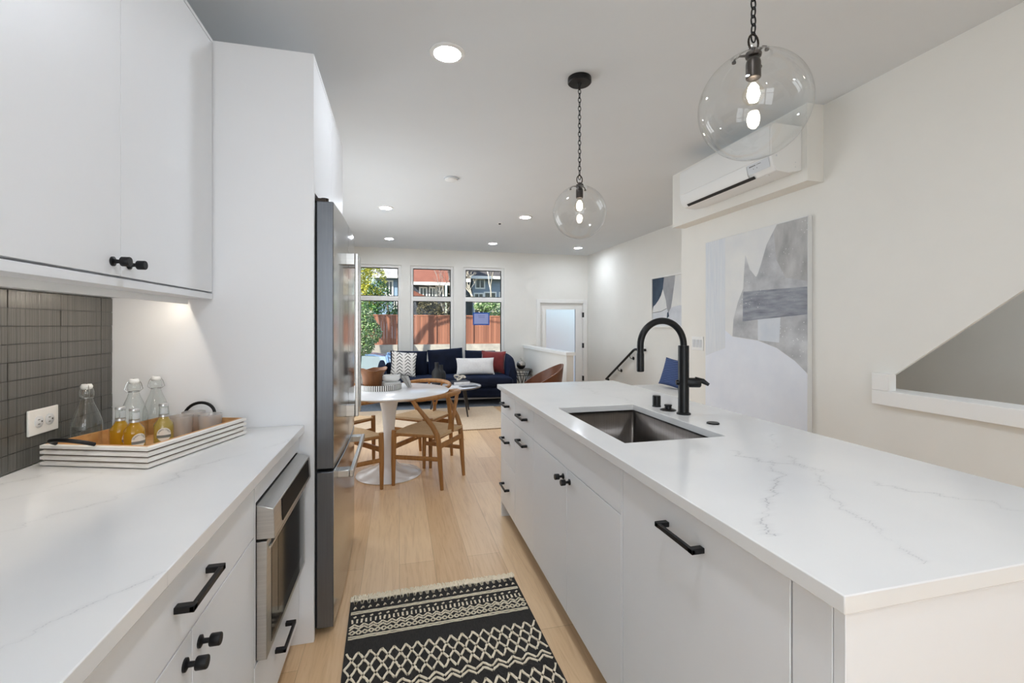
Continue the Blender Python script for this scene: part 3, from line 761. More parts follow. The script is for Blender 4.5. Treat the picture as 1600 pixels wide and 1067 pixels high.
def soda(loc, rz, liq, lab):
    t = thing('soda_bottle', lab, 'bottle', loc, rz, 'small soda bottles on the tray')
    gb = obj('bottle_body', B().lathe(sp2, seg=36), BOTTLE_G, t, world=False)
    obj('drink', B().lathe([(0, .003), (.0265, .004), (.0270, .058), (.0255, .066), (.0172, .079), (.0130, .087), (.0128, .092), (0, .092)], seg=36), liq, t, world=False)
    obj('cap', B().lathe([(.0128, .128), (.0146, .1285), (.0146, .134), (.013, .1365), (0, .137)], seg=21), FOIL, t, world=False)
    b = B(); b.lathe([(.0147, .091), (.01425, .0985), (.0142, .0985), (.0146, .091)], seg=28); obj('neck_band', b, FOIL, t, world=False)
    # round front label and neck label
    b = B(); r = .0295; cz = .034; n_ = 28
    rim = [b.bm.verts.new(cylpt(r, .021 * math.cos(2 * PI * k / n_), cz + .023 * math.sin(2 * PI * k / n_))) for k in range(n_)]
    mid = [b.bm.verts.new(cylpt(r, .012 * math.cos(2 * PI * k / n_), cz + .013 * math.sin(2 * PI * k / n_))) for k in range(n_)]
    c_ = b.bm.verts.new(cylpt(r, 0, cz))
    for k in range(n_):
        b._f([rim[k], rim[(k + 1) % n_], mid[(k + 1) % n_], mid[k]]); b._f([mid[k], mid[(k + 1) % n_], c_])
    b.mi = 1
    q = [[b.bm.verts.new(cylpt(r + .0003, (-.021 + .042 * i / 8), z)) for i in range(9)] for z in (cz - .011, cz - .002)]
    for i in range(8): b._f([q[0][i], q[0][i + 1], q[1][i + 1], q[1][i]])
    b.mi = 2
    W_ = 'FENTIMANS'
    for k, chh in enumerate(W_):
        a_ = math.radians(68 - 136 * k / (len(W_) - 1)); me = text_mesh(chh, .0075)
        for p in me.polygons:
            vs = []
            for vi in p.vertices:
                x, y = me.vertices[vi].co.x, me.vertices[vi].co.y - .0027
                xx = x * math.cos(a_) + (y + .0172) * math.sin(a_); zz = -x * math.sin(a_) + (y + .0172) * math.cos(a_)
                vs.append(b.bm.verts.new(cylpt(r + .0005, xx, cz + zz)))
            b._f(vs)
        bpy.data.meshes.remove(me)
    o = obj('label', b, [LAB, LABG, PRINT], gb, world=False)
    b = B(); q = [[b.bm.verts.new(cylpt(rr, -.011 + .022 * i / 8, z)) for i in range(9)] for rr, z in ((.0140, .101), (.0134, .122))]
    for i in range(8): b._f([q[0][i], q[0][i + 1], q[1][i + 1], q[1][i]])
    obj('neck_label', b, mat('neck_label_grey', (196, 204, 208), .5), gb, world=False)
    return t
soda((-.897, 1.775, .9245), 1.3, LIQ, 'amber soda bottle at the back, nearest the lone swing-top bottle')
soda((-.838, 1.735, .9245), .9, LIQ, 'amber soda bottle in front of the other amber one, near the tray rim')
soda((-.790, 1.815, .9245), .42, LIQ2, 'paler soda bottle on the glasses side, its round label facing out')
# tumblers with beaded rings
tb = [(0, .001), (.030, .001), (.033, .004)]
for k in range(9): tb += [(.0338 + .0004 * k, .008 + k * .0072), (.0352 + .0004 * k, .0115 + k * .0072)]
tb += [(.038, .076), (.0355, .076), (.031, .010), (0, .009)]
def tumbler(loc, lab):
    t = obj('drinking_glass', B().lathe(tb, tuple(loc), 36), TUMBLER); tag(t, lab, 'glass', 'ribbed glasses on the tray')
tumbler((-.765, 1.985, .9245), 'clear ribbed drinking glass at the back, half behind another glass')
tumbler((-.775, 1.902, .9245), 'clear ribbed drinking glass next to the pale soda bottle')
tumbler((-.683, 1.915, .9245), 'clear ribbed drinking glass nearest the long outer rim of the tray')

# ------------------------------------------------------------------ runner rug
RUGB = varied('black_weave', (38, 36, 34), (56, 53, 50), 320, .95, (1, .15, 1), bump=.3)
CREAM = varied('cream_yarn', (252, 240, 216), (240, 224, 196), 160, .95)
RM = Matrix.Translation((.178, 2.35, 0)) @ Matrix.Rotation(math.radians(1.6), 4, 'Z')
RW, RL = .81, 1.75
t = thing('runner_rug', 'black and cream patterned runner rug with fringe between the cabinets', 'rug', (.178, 1.5, 0))
obj('weave', B().box(-RW / 2, RW / 2, -RL, -.035, .0012, .007, RM), RUGB, t)
b = B()
def strip(p, q, w=.006, h=.0105):
    a = Vector(p); c_ = Vector(q); d_ = (c_ - a); L_ = d_.length
    if L_ < 1e-5: return
    d_ /= L_; n_ = Vector((-d_.y, d_.x)); k = max(1, int(L_ / .012))
    pts = []
    for i in range(k + 1):
        m_ = a + d_ * (L_ * i / k) + n_ * R.uniform(-.0016, .0016); pts.append((m_, w * R.uniform(.7, 1.15) / 2))
    lo, hi = [], []
    for m_, ww in pts:
        for sg, lst in ((1, lo), (-1, hi)):
            e = m_ + n_ * ww * sg; lst.append(e)
    vl = [[b.bm.verts.new(RM @ Vector((e.x, e.y, z))) for e in lst] for lst, z in ((lo, .0068), (lo, h), (hi, h), (hi, .0068))]
    for r_, s_ in ((0, 1), (1, 2), (2, 3)):
        for i in range(k): b._f([vl[r_][i], vl[r_][i + 1], vl[s_][i + 1], vl[s_][i]])
hw = RW / 2 - .008
def zig(y, amp, n_, w=.006, ph=0):
    st = 2 * hw / n_
    for i in range(n_):
        u0 = -hw + st * i; s0 = amp if (i + ph) % 2 else -amp
        strip((u0, y + s0 / 2), (u0 + st, y - s0 / 2), w)
def row(y, n_, fn):
    for i in range(n_): fn(-hw + 2 * hw * (i + .5) / n_, y)
def line(y, w=.005): strip((-hw, y), (hw, y), w)
def tooth(x, y): 
    strip((x - .008, y + .018), (x, y - .022), .007); strip((x + .008, y + .018), (x, y - .022), .007); strip((x, y + .02), (x, y - .012), .010)
row(-.055, 26, tooth)
row(-.105, 24, lambda x, y: (strip((x - .006, y - .008), (x + .002, y + .009), .005), strip((x + .002, y + .009), (x + .007, y - .004), .005)))
line(-.135); line(-.146)
row(-.172, 22, lambda x, y: strip((x - .005, y - .004), (x + .006, y + .004), .007))
row(-.205, 40, lambda x, y: strip((x, y - .014), (x, y + .014), .008)); zig(-.235, .02, 40); zig(-.252, .018, 40)
zig(-.274, .014, 60, .005); zig(-.286, .014, 60, .005, 1)
line(-.307); line(-.318, .004)
def lattice(y, H, n_):
    zig(y, H, n_, .0085); zig(y, H, n_, .0085, 1)
    zig(y - H, H, n_, .0085); zig(y - H, H, n_, .0085, 1)
y = -.45
while y > -RL + .2:
    lattice(y, .088, 17); zig(y - .158, .030, 26, .008); zig(y - .182, .026, 26, .008)
    y -= .268
obj('pattern', b, CREAM, t, smooth=False)
b = B()
for i in range(150):
    x = -RW / 2 + RW * i / 149; b.tube([RM @ Vector((x, -.040, .006)), RM @ Vector((x + R.uniform(-.004, .004), -.02, .0085)), RM @ Vector((x + R.uniform(-.008, .008), R.uniform(0, .012), .0035))], [.0042, .0045, .003], 5)
b.box(-RW / 2, RW / 2, -.046, -.034, .0012, .0095, RM)
obj('fringe', b, CREAM, t)

# ------------------------------------------------------------------ pendants
def pendant(x, y, lab):
    t = thing('pendant_lamp', lab, 'lamp', (x, y, CE), 0, 'clear globe pendants over the island'); G = 1.975; r = .152
    obj('canopy', B().lathe([(0, CE), (.066, CE), (.067, CE - .004), (.067, CE - .026), (.062, CE - .031), (.012, CE - .032), (.008, CE - .045), (0, CE - .045)], (x, y, 0), 36), BLACK, t)
    b = B(); z = CE - .052; k = 0; zt = G + r + .045
    while z > zt:
        pts = []
        for i in range(14):
            a = 2 * PI * i / 14; p = (.0075 * math.cos(a), .0155 * math.sin(a))
            pts.append((x + (p[0] if k % 2 else 0), y + (0 if k % 2 else p[0]), z + p[1]))
        b.tube(pts, .0023, 6, closed=True); z -= .0245; k += 1
    obj('chain', b, BLACK, t)
    b = B(); b.tube([(x + .017 * math.cos(a), y, G + r + .036 + .024 * math.sin(a)) for a in [2 * PI * i / 18 for i in range(18)]], .003, 8, closed=True)
    hd = obj('holder', b.lathe([(0, .020), (.008, .019), (.010, .010), (.021, .006), (.023, .0), (.021, -.007), (.010, -.012), (0, -.012)], (x, y, G + r), 24), BRONZE, t)
    for q in range(3):
        b = B(); a = q * 2 * PI / 3 + .5; c_, s_ = math.cos(a), math.sin(a)
        b.tube([(x + c_ * .018, y + s_ * .018, G + r), (x + c_ * .038, y + s_ * .038, G + r + .002), (x + c_ * .050, y + s_ * .050, G + r - .006), (x + c_ * .052, y + s_ * .052, G + r - .013)], [.004, .0032, .003, .004], 8)
        b.lathe([(0, 0), (.006, 0), (.006, .005), (0, .005)], (x + c_ * .052, y + s_ * .052, G + r - .017), 10)
        obj('arm', b, BRONZE, hd)
    obj('socket', B().lathe([(0, -.010), (.013, -.010), (.019, -.018), (.0205, -.026), (.0205, -.068), (.0185, -.070), (0, -.070)], (x, y, G + r), 28), BRONZE, t)
    b = B(); zc = G + r - .118; R0 = .030
    pr = [(.0125, G + r - .068 - zc), (.0135, .040), (.016, .030)] + [(R0 * math.cos(a), R0 * math.sin(a)) for a in [math.radians(45 - 9 * i) for i in range(15)]] + [(0, -R0)]
    bu = obj('bulb', b.lathe(pr, (x, y, zc), 28), BULB_G, t)
    b = B(); b.lathe([(0, -.024), (.012, -.019), (.0175, 0), (.014, .022), (.006, .034), (0, .036)], (x, y, zc), 16)
    obj('filament', b, BULB, bu)
    b = B(); th0 = math.asin(.045 / r)
    pr = [(.045, G + r * math.cos(th0) + .012), (.0455, G + r * math.cos(th0) + .004)] + [(r * math.sin(a), G + r * math.cos(a)) for a in [th0 + (PI - th0) * i / 40 for i in range(41)]]
    pr[-1] = (0, G - r)
    inn = [(max(0, rr - .0025 * (rr / r)), G + (zz - G) * .985) for rr, zz in pr[2:]][::-1]
    obj('globe', b.lathe(pr, (x, y, 0), 64), GLOBE, t, angle=80)
pendant(1.003, 2.44, 'clear globe pendant hanging farther along the island, its black canopy in view')
pendant(1.012, 1.13, 'large clear globe pendant nearest the viewer, its chain cut off by the photo top')

# ------------------------------------------------------------------ ceiling lights and detectors
def pot(x, y, lab):
    t = thing('recessed_light', lab, 'ceiling light', (x, y, CE), 0, 'round recessed ceiling lights')
    obj('trim_ring', B().lathe([(.068, CE - .0005), (.092, CE - .0005), (.090, CE - .006), (.070, CE - .009), (.068, CE - .004)], (x, y, 0), 40), PLASTIC, t)
    obj('diffuser', B().lathe([(0, CE - .0005), (.0675, CE - .0005), (.0675, CE - .004), (0, CE - .005)], (x, y, 0), 36), LAMP, t)
pot(.242, 2.376, 'large round recessed light over the aisle by the fridge')
pot(-.16, 5.70, 'lit recessed light nearest the fridge top, in the nearer living room pair')
pot(1.605, 5.76, 'lit recessed light just left of the farther globe pendant')
pot(-.163, 7.74, 'lit recessed light above the window nearest the fridge')
pot(1.58, 7.76, 'lit recessed light above the right-hand window')
pot(3.19, 7.83, 'lit recessed light above the entry door')
pot(.242, .55, 'recessed light over the aisle above the viewer')
pot(.242, -1.2, 'recessed light over the aisle behind the viewer')
pot(2.08, -.35, 'added unseen recessed light brightening the kitchen wall beside the island')  # extra light out of view, added to lift the wall and canvas
pot(3.25, .9, 'added unseen recessed light brightening the stairwell behind the kitchen wall')  # extra light out of view, added to lift the stair opening
t = thing('smoke_detector', 'small white unlit disc on the ceiling beyond the big recessed light', 'smoke detector', (.485, 4.4, CE))
obj('base', B().lathe([(0, CE - .0003), (.07, CE - .0003), (.07, CE - .012), (0, CE - .012)], (.485, 4.4, 0), 32), PLASTIC_G, t)
obj('cover', B().lathe([(0, CE - .012), (.06, CE - .012), (.058, CE - .024), (.04, CE - .03), (0, CE - .031)], (.485, 4.4, 0), 32), PLASTIC, t)
t = thing('sprinkler', 'tiny sprinkler cap on the ceiling among the far recessed lights', 'sprinkler', (1.357, 6.19, CE))
obj('plate', B().lathe([(0, CE - .0003), (.045, CE - .0003), (.045, CE - .006), (0, CE - .008)], (1.357, 6.19, 0), 24), PLASTIC, t)
obj('cap', B().lathe([(0, CE - .008), (.018, CE - .008), (.016, CE - .018), (0, CE - .02)], (1.357, 6.19, 0), 16), SLOT, t)

# ------------------------------------------------------------------ air conditioner
t = thing('air_conditioner', 'white wall air conditioner on the bulkhead above the canvas', 'air conditioner', (2.42, 2.89, 2.30))
ACX = XK - .13; y0, y1 = 2.40, 3.37
pr = [(ACX, 2.327), (ACX, 2.612), (2.315, 2.615), (2.292, 2.607), (2.284, 2.585), (2.284, 2.405), (2.297, 2.345), (2.325, 2.312), (2.42, 2.304)]
obj('body', B().poly([(x, y0, z) for x, z in pr], (0, y1 - y0, 0)), PLASTIC, t, bev=.004)
obj('front_panel', B().poly([(x, y0 + .012, z) for x, z in ((2.284, 2.60), (2.279, 2.585), (2.279, 2.412), (2.284, 2.408))], (0, y1 - y0 - .024, 0)), PLASTIC, t, bev=.001)
obj('louver', B().poly([(x, y0 + .21, z) for x, z in ((2.2815, 2.402), (2.294, 2.340), (2.303, 2.327), (2.299, 2.324), (2.290, 2.338), (2.278, 2.40))], (0, y1 - y0 - .29, 0)), PLASTIC, t)
obj('outlet_slot', B().poly([(x, y0 + .17, z) for x, z in ((2.306, 2.326), (2.322, 2.3105), (2.320, 2.3085), (2.304, 2.324))], (0, y1 - y0 - .24, 0)), SLOT, t)
f = B(); f.poly([(x, y0 + .02, z) for x, z in ((2.2825, 2.402), (2.295, 2.340), (2.293, 2.339), (2.280, 2.401))], (0, .185, 0))
cp = obj('control_plate', f, PLASTIC_G, t)
# tiny printed marks on the control plate
f = B()
def acp(y, q, w, h):   # q 0..1 down the sloped plate
    P0, P1 = Vector((2.2797, 0, 2.40)), Vector((2.2927, 0, 2.34))
    a, c_ = P0.lerp(P1, q), P0.lerp(P1, q + h)
    f.face([(a.x - .0003, y, a.z), (a.x - .0003, y + w, a.z), (c_.x - .0003, y + w, c_.z), (c_.x - .0003, y, c_.z)])
for k, (w, gp) in enumerate(((.010, .004), (.007, .002), (.003, .002), (.006, .002), (.006, .002), (.003, .002), (.006, .002), (.003, .010))):
    acp(y0 + .19 - sum((.014, .009, .005, .008, .008, .005, .008, .013)[:k + 1]), .18, w, .11)
acp(y0 + .085, .2, .03, .05)
for yy in (.15, .12): acp(y0 + yy, .52, .005, .08)
obj('marks', f, SLOT, cp, smooth=False)
obj('sensor', B().lathe([(0, 0), (.012, 0), (.011, .006), (0, .008)], seg=20, M=Matrix.Translation((2.34, y0 + .09, 2.3105)) @ Matrix.Rotation(PI, 4, 'X')), PLASTIC, t)
f = B()
for z in (2.345, 2.375): f.cyl((2.47, y0 - .0008, z), .004, .001, 'Y', 10)
f.box(2.318, 2.328, y0 - .0008, y0 + .001, 2.40, 2.412)
obj('screw_caps', f, PLASTIC_G, t)

# ------------------------------------------------------------------ pictures and switch
def paint(name, c1, c2, sc, stretch=(1, 1, 1)): return varied(name, c1, c2, sc, .7, stretch, bump=.25, detail=8)
P0 = paint('canvas_white', (236, 236, 233), (224, 226, 228), 4)
P1 = paint('canvas_blue_white', (234, 238, 246), (226, 231, 241), 5)
P2 = paint('canvas_strip', (214, 220, 228), (228, 231, 234), 6, (1, 9, .6))
def specks(name, c1, c2, sc, stretch):
    m = paint(name, c1, c2, sc, stretch); n = N(m)
    src = n.p.inputs['Base Color'].links[0].from_socket
    vo = n.new('TexVoronoi'); vo.inputs['Scale'].default_value = 42; n.l(n.coords(), vo.inputs['Vector'])
    d_ = n.ramp(vo.outputs['Distance'], [(.13, (255, 255, 255)), (.17, (0, 0, 0))])
    ms = n.noise(n.coords(), 6, 3); mm = n.ramp(ms.outputs['Fac'], [(.5, (0, 0, 0)), (.6, (255, 255, 255))])
    n.l(n.mix(n.math('MULTIPLY', n.math('MULTIPLY', d_, mm), .9), src, (244, 245, 246)), n.p.inputs['Base Color'])
    return m
P3 = specks('canvas_grey', (160, 162, 166), (212, 214, 216), 5, (1, 1, 1.3))
P4 = specks('canvas_dark_grey', (122, 126, 136), (168, 172, 180), 7, (1, .9, 5))
P5 = paint('canvas_pale_patch', (204, 212, 222), (222, 226, 231), 7)
P6 = specks('canvas_taupe', (156, 156, 156), (204, 204, 203), 4, (1, 2, 1))
t = thing('canvas_painting', 'large abstract grey and pale blue canvas on the kitchen wall', 'painting', (XK - .02, 2.95, .55))
CX = XK - .038; cy0, cy1, cz0, cz1 = 2.44, 3.475, .56, 2.052
obj('canvas', B().box(CX, XK - .001, cy0, cy1, cz0, cz1), P0, t, bev=.003)
b = B(); off = [0.0004]
def layer(pts, mi):
    off[0] += .00025; b.mi = mi
    vs = [b.bm.verts.new((CX - off[0], y, z)) for y, z in pts]; b._f(vs)
layer([(3.474, .562), (3.474, 1.2), (3.25, 1.3), (3.14, 1.235), (2.875, 1.213), (2.694, 1.164), (2.542, 1.084), (2.457, 1.02), (2.444, 1.0), (2.444, .562)], 0)
layer([(3.47, 2.045), (3.223, 2.05), (3.223, 1.14), (3.47, 1.06)], 1)
G_ = [(2.694, 2.046), (2.75, 1.97), (2.788, 1.917), (2.837, 1.791), (2.868, 1.72), (2.889, 1.69), (2.953, 1.757), (2.998, 1.873), (3.012, 1.74), (3.02, 1.614), (3.076, 1.516), (3.128, 1.373), (3.139, 1.238), (2.875, 1.215), (2.694, 1.166), (2.542, 1.086), (2.444, 1.01), (2.444, 2.046)]
layer(G_, 2)
layer([(2.72, 2.0), (2.694, 2.046), (2.444, 2.046), (2.444, 1.62), (2.62, 1.66), (2.70, 1.80)], 5)
layer([(2.694, 1.773), (2.645, 1.589), (3.018, 1.604), (2.9, 1.69)], 2)
layer([(3.02, 1.59), (2.444, 1.583), (2.444, 1.40), (2.875, 1.37), (3.026, 1.356)], 3)
layer([(2.87, 1.37), (2.66, 1.383), (2.672, 1.205), (2.87, 1.215)], 4)
obj('brushwork', b, [P1, P2, P3, P4, P5, P6], t, smooth=False)
t = thing('framed_picture', 'smaller framed abstract in navy and grey on the living room wall', 'picture', (XR - .02, 5.6, 1.29))
obj('canvas', B().box(XR - .026, XR - .002, 5.01, 6.18, 1.31, 2.02), P0, t)
fb = B()
for a in ((4.99, 6.20, 1.29, 1.31), (4.99, 6.20, 2.02, 2.04), (4.99, 5.01, 1.31, 2.02), (6.18, 6.20, 1.31, 2.02)): fb.box(XR - .04, XR - .001, *a)
obj('frame', fb, [TRIM], t, bev=.001)
b = B(); CX = XR - .0265; off = [.0004]
NAVY = paint('paint_navy', (44, 60, 80), (66, 84, 104), 5); GREY = paint('paint_grey', (150, 152, 158), (178, 180, 184), 5); PALE = paint('paint_pale', (206, 210, 218), (226, 229, 234), 6); INK = mat('paint_ink', (40, 42, 48), .6)
layer([(6.178, 1.35), (5.7, 1.312), (5.05, 1.312), (5.05, 1.55), (5.5, 1.6), (6.178, 1.5)], 2)
layer([(6.178, 2.018), (5.86, 2.018), (5.86, 1.95), (5.902, 1.849), (5.95, 1.76), (6.016, 1.692), (6.10, 1.63), (6.152, 1.606), (6.178, 1.55)], 0)
layer([(5.87, 2.018), (5.60, 2.018), (5.61, 1.93), (5.669, 1.674), (5.70, 1.57), (5.76, 1.50), (5.80, 1.57), (5.823, 1.682), (5.902, 1.849)], 1)
layer([(5.4, 2.018), (5.1, 2.018), (5.2, 1.6), (5.45, 1.75)], 0)
layer([(6.178, 1.505), (5.95, 1.52), (5.80, 1.56), (5.80, 1.567), (5.95, 1.527), (6.178, 1.512)], 3)
layer([(5.76, 1.52), (5.74, 1.45), (5.80, 1.42), (5.79, 1.50)], 0)
obj('brushwork', b, [NAVY, GREY, PALE, INK], t, smooth=False)
t = thing('light_switch', 'white triple rocker light switch beside the large canvas', 'light switch', (XK - .004, 3.63, 1.1))
obj('plate', bx(XK - .006, XK - .0005, 3.548, 3.715, 1.098, 1.222), PLASTIC, t, bev=.002)
for k in range(3):
    y = 3.632 + (k - 1) * .046
    f = B(); f.poly([(XK - .006, y, 1.125), (XK - .009, y, 1.125), (XK - .012, y, 1.195), (XK - .006, y, 1.195)], (0, .033, 0)); bmesh.ops.translate(f.bm, verts=f.bm.verts, vec=(0, -.0165, 0))
    obj('rocker', f, PLASTIC_G, t)
# handrail
t = thing('handrail', 'black sloping handrail on the wall beside the entry stairs', 'handrail', (XR, 7.1, .9))
hx = XR - .07
obj('rail', B().tube([(XR - .015, 6.40, .935), (hx, 6.40, .935), (hx, 6.62, .935), (hx, 6.68, .915), (hx, 7.68, .335), (XR - .0, 7.72, .32)], .020, 12), BLACK, t)
for y in (6.80, 7.22):
    z = .915 - (y - 6.68) * .58; f = B()
    f.tube([(hx, y, z - .018), (hx, y, z - .055), (hx + .03, y, z - .075), (XR - .004, y, z - .07)], .006, 8); f.cyl((XR - .010, y, z - .07), .028, .009, 'X', 18)
    obj('bracket', f, BLACK, t)

# ------------------------------------------------------------------ dining table and chairs
TXC, TYC = -.09, 4.2
WHITEM = varied('white_lacquer', (240, 240, 240), (236, 236, 237), 2, .22)
MARBLE = varied('table_marble', (240, 240, 241), (226, 227, 230), 3.5, .18, detail=9)
t = thing('tulip_table', 'round white pedestal dining table past the fridge', 'table', (TXC, TYC, 0))
obj('base', B().lathe([(0, 0), (.278, 0), (.283, .006), (.275, .014), (.20, .034), (.12, .062), (.075, .10), (.054, .17), (.048, .28), (.050, .42), (.060, .55), (.082, .66), (.12, .715), (.16, .7195), (0, .7195)], (TXC, TYC, 0), 56), WHITEM, t, angle=60)
obj('tabletop', B().lathe([(0, .72), (.46, .72), (.50, .722), (.528, .738), (.530, .743), (.526, .746), (0, .746)], (TXC, TYC, 0), 72), MARBLE, t)

CORD = varied('paper_cord', (214, 186, 148), (190, 160, 122), 240, .85, (1, .05, 1), bump=.5)
def chair_parts(t):
    """local: +y is the front; seat rails at .43"""
    W_ = .24
    legs = []
    for sx in (-1, 1):
        obj('front_leg', B().tube([(sx * W_, .205, 0), (sx * W_, .205, .20), (sx * W_, .20, .40), (sx * W_, .20, .458)], [.014, .019, .0215, .019], 14), OAK, t, world=False)
        obj('back_leg', B().tube([(sx * .195, -.225, 0), (sx * .195, -.21, .18), (sx * .195, -.20, .34), (sx * .198, -.188, .43), (sx * .215, -.15, .51), (sx * .24, -.085, .60), (sx * .262, -.035, .67), (sx * .272, -.012, .722)], [.0145, .019, .0215, .022, .021, .0185, .0155, .013], 14), OAK, t, world=False)
    f = B()
    f.tube([(-W_, .20, .425), (W_, .20, .425)], .014, 10); f.tube([(-.195, -.195, .425), (.195, -.195, .425)], .014, 10)
    for sx in (-1, 1): f.tube([(sx * W_, .20, .425), (sx * .197, -.195, .425)], .013, 10)
    obj('seat_rails', f, OAK, t, world=False)
    f = B()
    f.box(-.232, .232, .192, .208, .30, .34); f.box(-.19, .19, -.214, -.198, .33, .37)
    for sx in (-1, 1): f.tube([(sx * .237, .20, .235), (sx * .197, -.207, .245)], .0125, 10, flat=1.5)
    obj('stretchers', f, OAK, t, world=False, bev=.002)
    f = B()   # woven seat, dipping to the middle
    def st(a, b):
        u, v = a * 2 - 1, b * 2 - 1
        w_ = .222 + (.245 - .222) * 0 + (.245 - .20) * (v + 1) / 2 - .022
        z = .446 - .022 * (1 - u * u) * (1 - v * v) + .003 * math.cos(PI * u)
        return Vector((u * w_ * 1.0, -.212 + .424 * b, z))
    f.grid(st, 16, 16); f.grid(lambda a, b: st(a, b) - Vector((0, 0, .03 - .010 * abs(2 * a - 1))), 16, 16)
    bmesh.ops.remove_doubles(f.bm, verts=f.bm.verts, dist=1e-5)
    bl = [e for e in f.bm.edges if e.is_boundary]; bmesh.ops.bridge_loops(f.bm, edges=bl)
    obj('seat', f, CORD, t, world=False, angle=60)
    pts, rd = [], []
    for k in range(29):
        a = math.radians(-14 + 208 * k / 28)
        x, y = .272 * math.cos(a), -.02 - .215 * math.sin(a)
        if k in (0, 28): pass
        pts.append((x, y if abs(y) else y, .722 + .030 * max(0, math.sin(a)))); rd.append(.0125 + .006 * max(0, math.sin(a)) + (.002 if k > 1 and k < 27 else -.001))
    pts = [(.245, .165, .715), (.262, .10, .718)] + pts[3:-3] + [(-.262, .10, .718), (-.245, .165, .715)]
    rd = [.010, .0125] + rd[3:-3] + [.0125, .010]
    obj('back_rail', B().tube(pts, rd, 14), OAK, t, world=False)
    f = B()   # y-shaped splat
    f.tube([(0, -.20, .43), (0, -.205, .50), (0, -.208, .53)], [.030, .026, .024], 10, flat=.28)
    for sx in (-1, 1): f.tube([(sx * .008, -.206, .50), (sx * .04, -.214, .60), (sx * .085, -.218, .745)], [.017, .016, .017], 10, flat=.4)
    obj('splat', f, OAK, t, world=False)
def facing(x, y): return math.atan2(-x, y)
ch = thing('wishbone_chair', 'oak wishbone chair nearest the island, its Y back towards the aisle', 'chair', (.257, 3.98, 0), facing(-.333, .227), 'wishbone chairs around the round table')
chair_parts(ch)
dup(ch, (.225, 4.60, 0), facing(-.63, -.77), 'oak wishbone chair on the sofa side, its curved top rail above the tabletop')
dup(ch, (-.447, 3.90, 0), facing(.80, .60), 'oak wishbone chair closest to the fridge handles, only seat edge and leg in view')
dup(ch, (-.555, 4.545, 0), facing(.72, -.69), 'oak wishbone chair behind the one by the fridge, its seat glimpsed left of the pedestal')

# table setting
STRIPE = mat('striped_inlay', (240, 238, 232), .4); n = N(STRIPE)
tc = n.new('TexCoord'); sp = n.new('SeparateXYZ'); n.l(tc.outputs['Object'], sp.inputs[0])
an = n.math('ARCTAN2', sp.outputs[1], sp.outputs[0]); fr_ = n.math('FRACT', n.math('MULTIPLY', an, 62 / (2 * PI)))
n.l(n.mix(n.math('GREATER_THAN', fr_, .56), (238, 236, 230), (52, 44, 42)), n.p.inputs['Base Color'])
TRC = (-.17, 4.32)
t = obj('round_tray', B().lathe([(0, 0), (.188, 0), (.19, .002), (.19, .046), (.182, .048), (.180, .046), (.178, .008), (0, .007)], (TRC[0], TRC[1], .7465), 72), STRIPE)
tag(t, 'round black and white striped tray on the white table', 'tray')
def wavy(p, a):
    k = max(0, (p.z - .88) / .10); p = p.copy(); p.z += k * (.020 * math.sin(2 * a + .4) + .010 * math.sin(5 * a)); q = 1 + k * (.10 * math.sin(3 * a + 1))
    return Vector((-.235 + (p.x + .235) * q, 4.29 + (p.y - 4.29) * q, p.z))
t = obj('wooden_vase', B().lathe([(0, 0), (.068, 0), (.076, .01), (.084, .06), (.090, .11), (.104, .150), (.124, .178), (.118, .180), (.096, .15), (.08, .10), (.07, .02), (0, .016)], (-.235, 4.29, .7545), 48, fn=wavy), VASEWOOD)
tag(t, 'carved brown wooden vase with a wavy flared rim on the striped tray', 'vase')
for k, lab in ((0, 'white bowl at the bottom of the small stack on the striped tray'), (1, 'white bowl on top of the small stack on the striped tray')):
    z = .7545 + k * .0585
    t = obj('bowl', B().lathe([(0, 0), (.046, 0), (.049, .003), (.072, .012), (.083, .028), (.085, .057), (.081, .0575), (.079, .030), (.066, .016), (0, .0115)], (-.075, 4.305, z), 40), CERAMIC)
    tag(t, lab, 'bowl', 'white bowls stacked on the striped tray')
NAP = mat('striped_cloth', (226, 224, 220), .9); n = N(NAP)
w_ = n.new('TexWave'); w_.bands_direction = 'X'; w_.inputs['Scale'].default_value = 34; n.l(n.coords(), w_.inputs[0])
n.l(n.ramp(w_.outputs['Fac'], [(.45, (228, 226, 222)), (.6, (120, 118, 116))]), n.p.inputs['Base Color'])
f = B()
NM = Matrix.Translation((.028, 4.335, .79)) @ Matrix.Rotation(-.5, 4, 'Z')
def nap(a, b):
    x = (a - .5) * .10 * (1 - .55 * b); yq = .012 * math.sin(a * 14) * (1 - b * .4)
    return NM @ Vector((x + b * .075, yq, .070 - .108 * b ** 1.3))
f.grid(nap, 22, 8); f.grid(lambda a, b: nap(a, b) + Vector((.0, .004, -.001)), 22, 8)
t = obj('napkin', f, NAP, angle=70); tag(t, 'grey striped cloth napkin draped over the rim of the striped tray', 'napkin')

# ------------------------------------------------------------------ living room
RUG2 = varied('beige_rug', (222, 200, 172), (206, 182, 152), 40, .95, bump=.2, sheen=.2); RUG3 = varied('slate_rug', (128, 136, 146), (108, 116, 128), 30, .95, bump=.2)
t = thing('area_rug', 'large beige rug with a slate border under the coffee table', 'rug', (.7, 7.0, 0))
obj('field', bx(-.6, 1.48, 5.70, 7.25, .001, .010), RUG2, t); obj('border', bx(-.6, 1.95, 7.2505, 8.5, .001, .010), RUG3, t)
b = B()
for i in range(90): x = -.6 + 2.08 * (i + .5) / 90; b.box(x - .008, x + .008, 5.685, 5.70, .001, .007)
obj('bound_edge', b, varied('rug_edge', (150, 122, 92), (130, 104, 78), 60, .9), t)
NAVYF = mat('navy_velvet', (16, 22, 40), .8, sheen=.22, spec=.2); n = N(NAVYF); n.p.inputs['Sheen Tint'].default_value = lin((70, 96, 150))
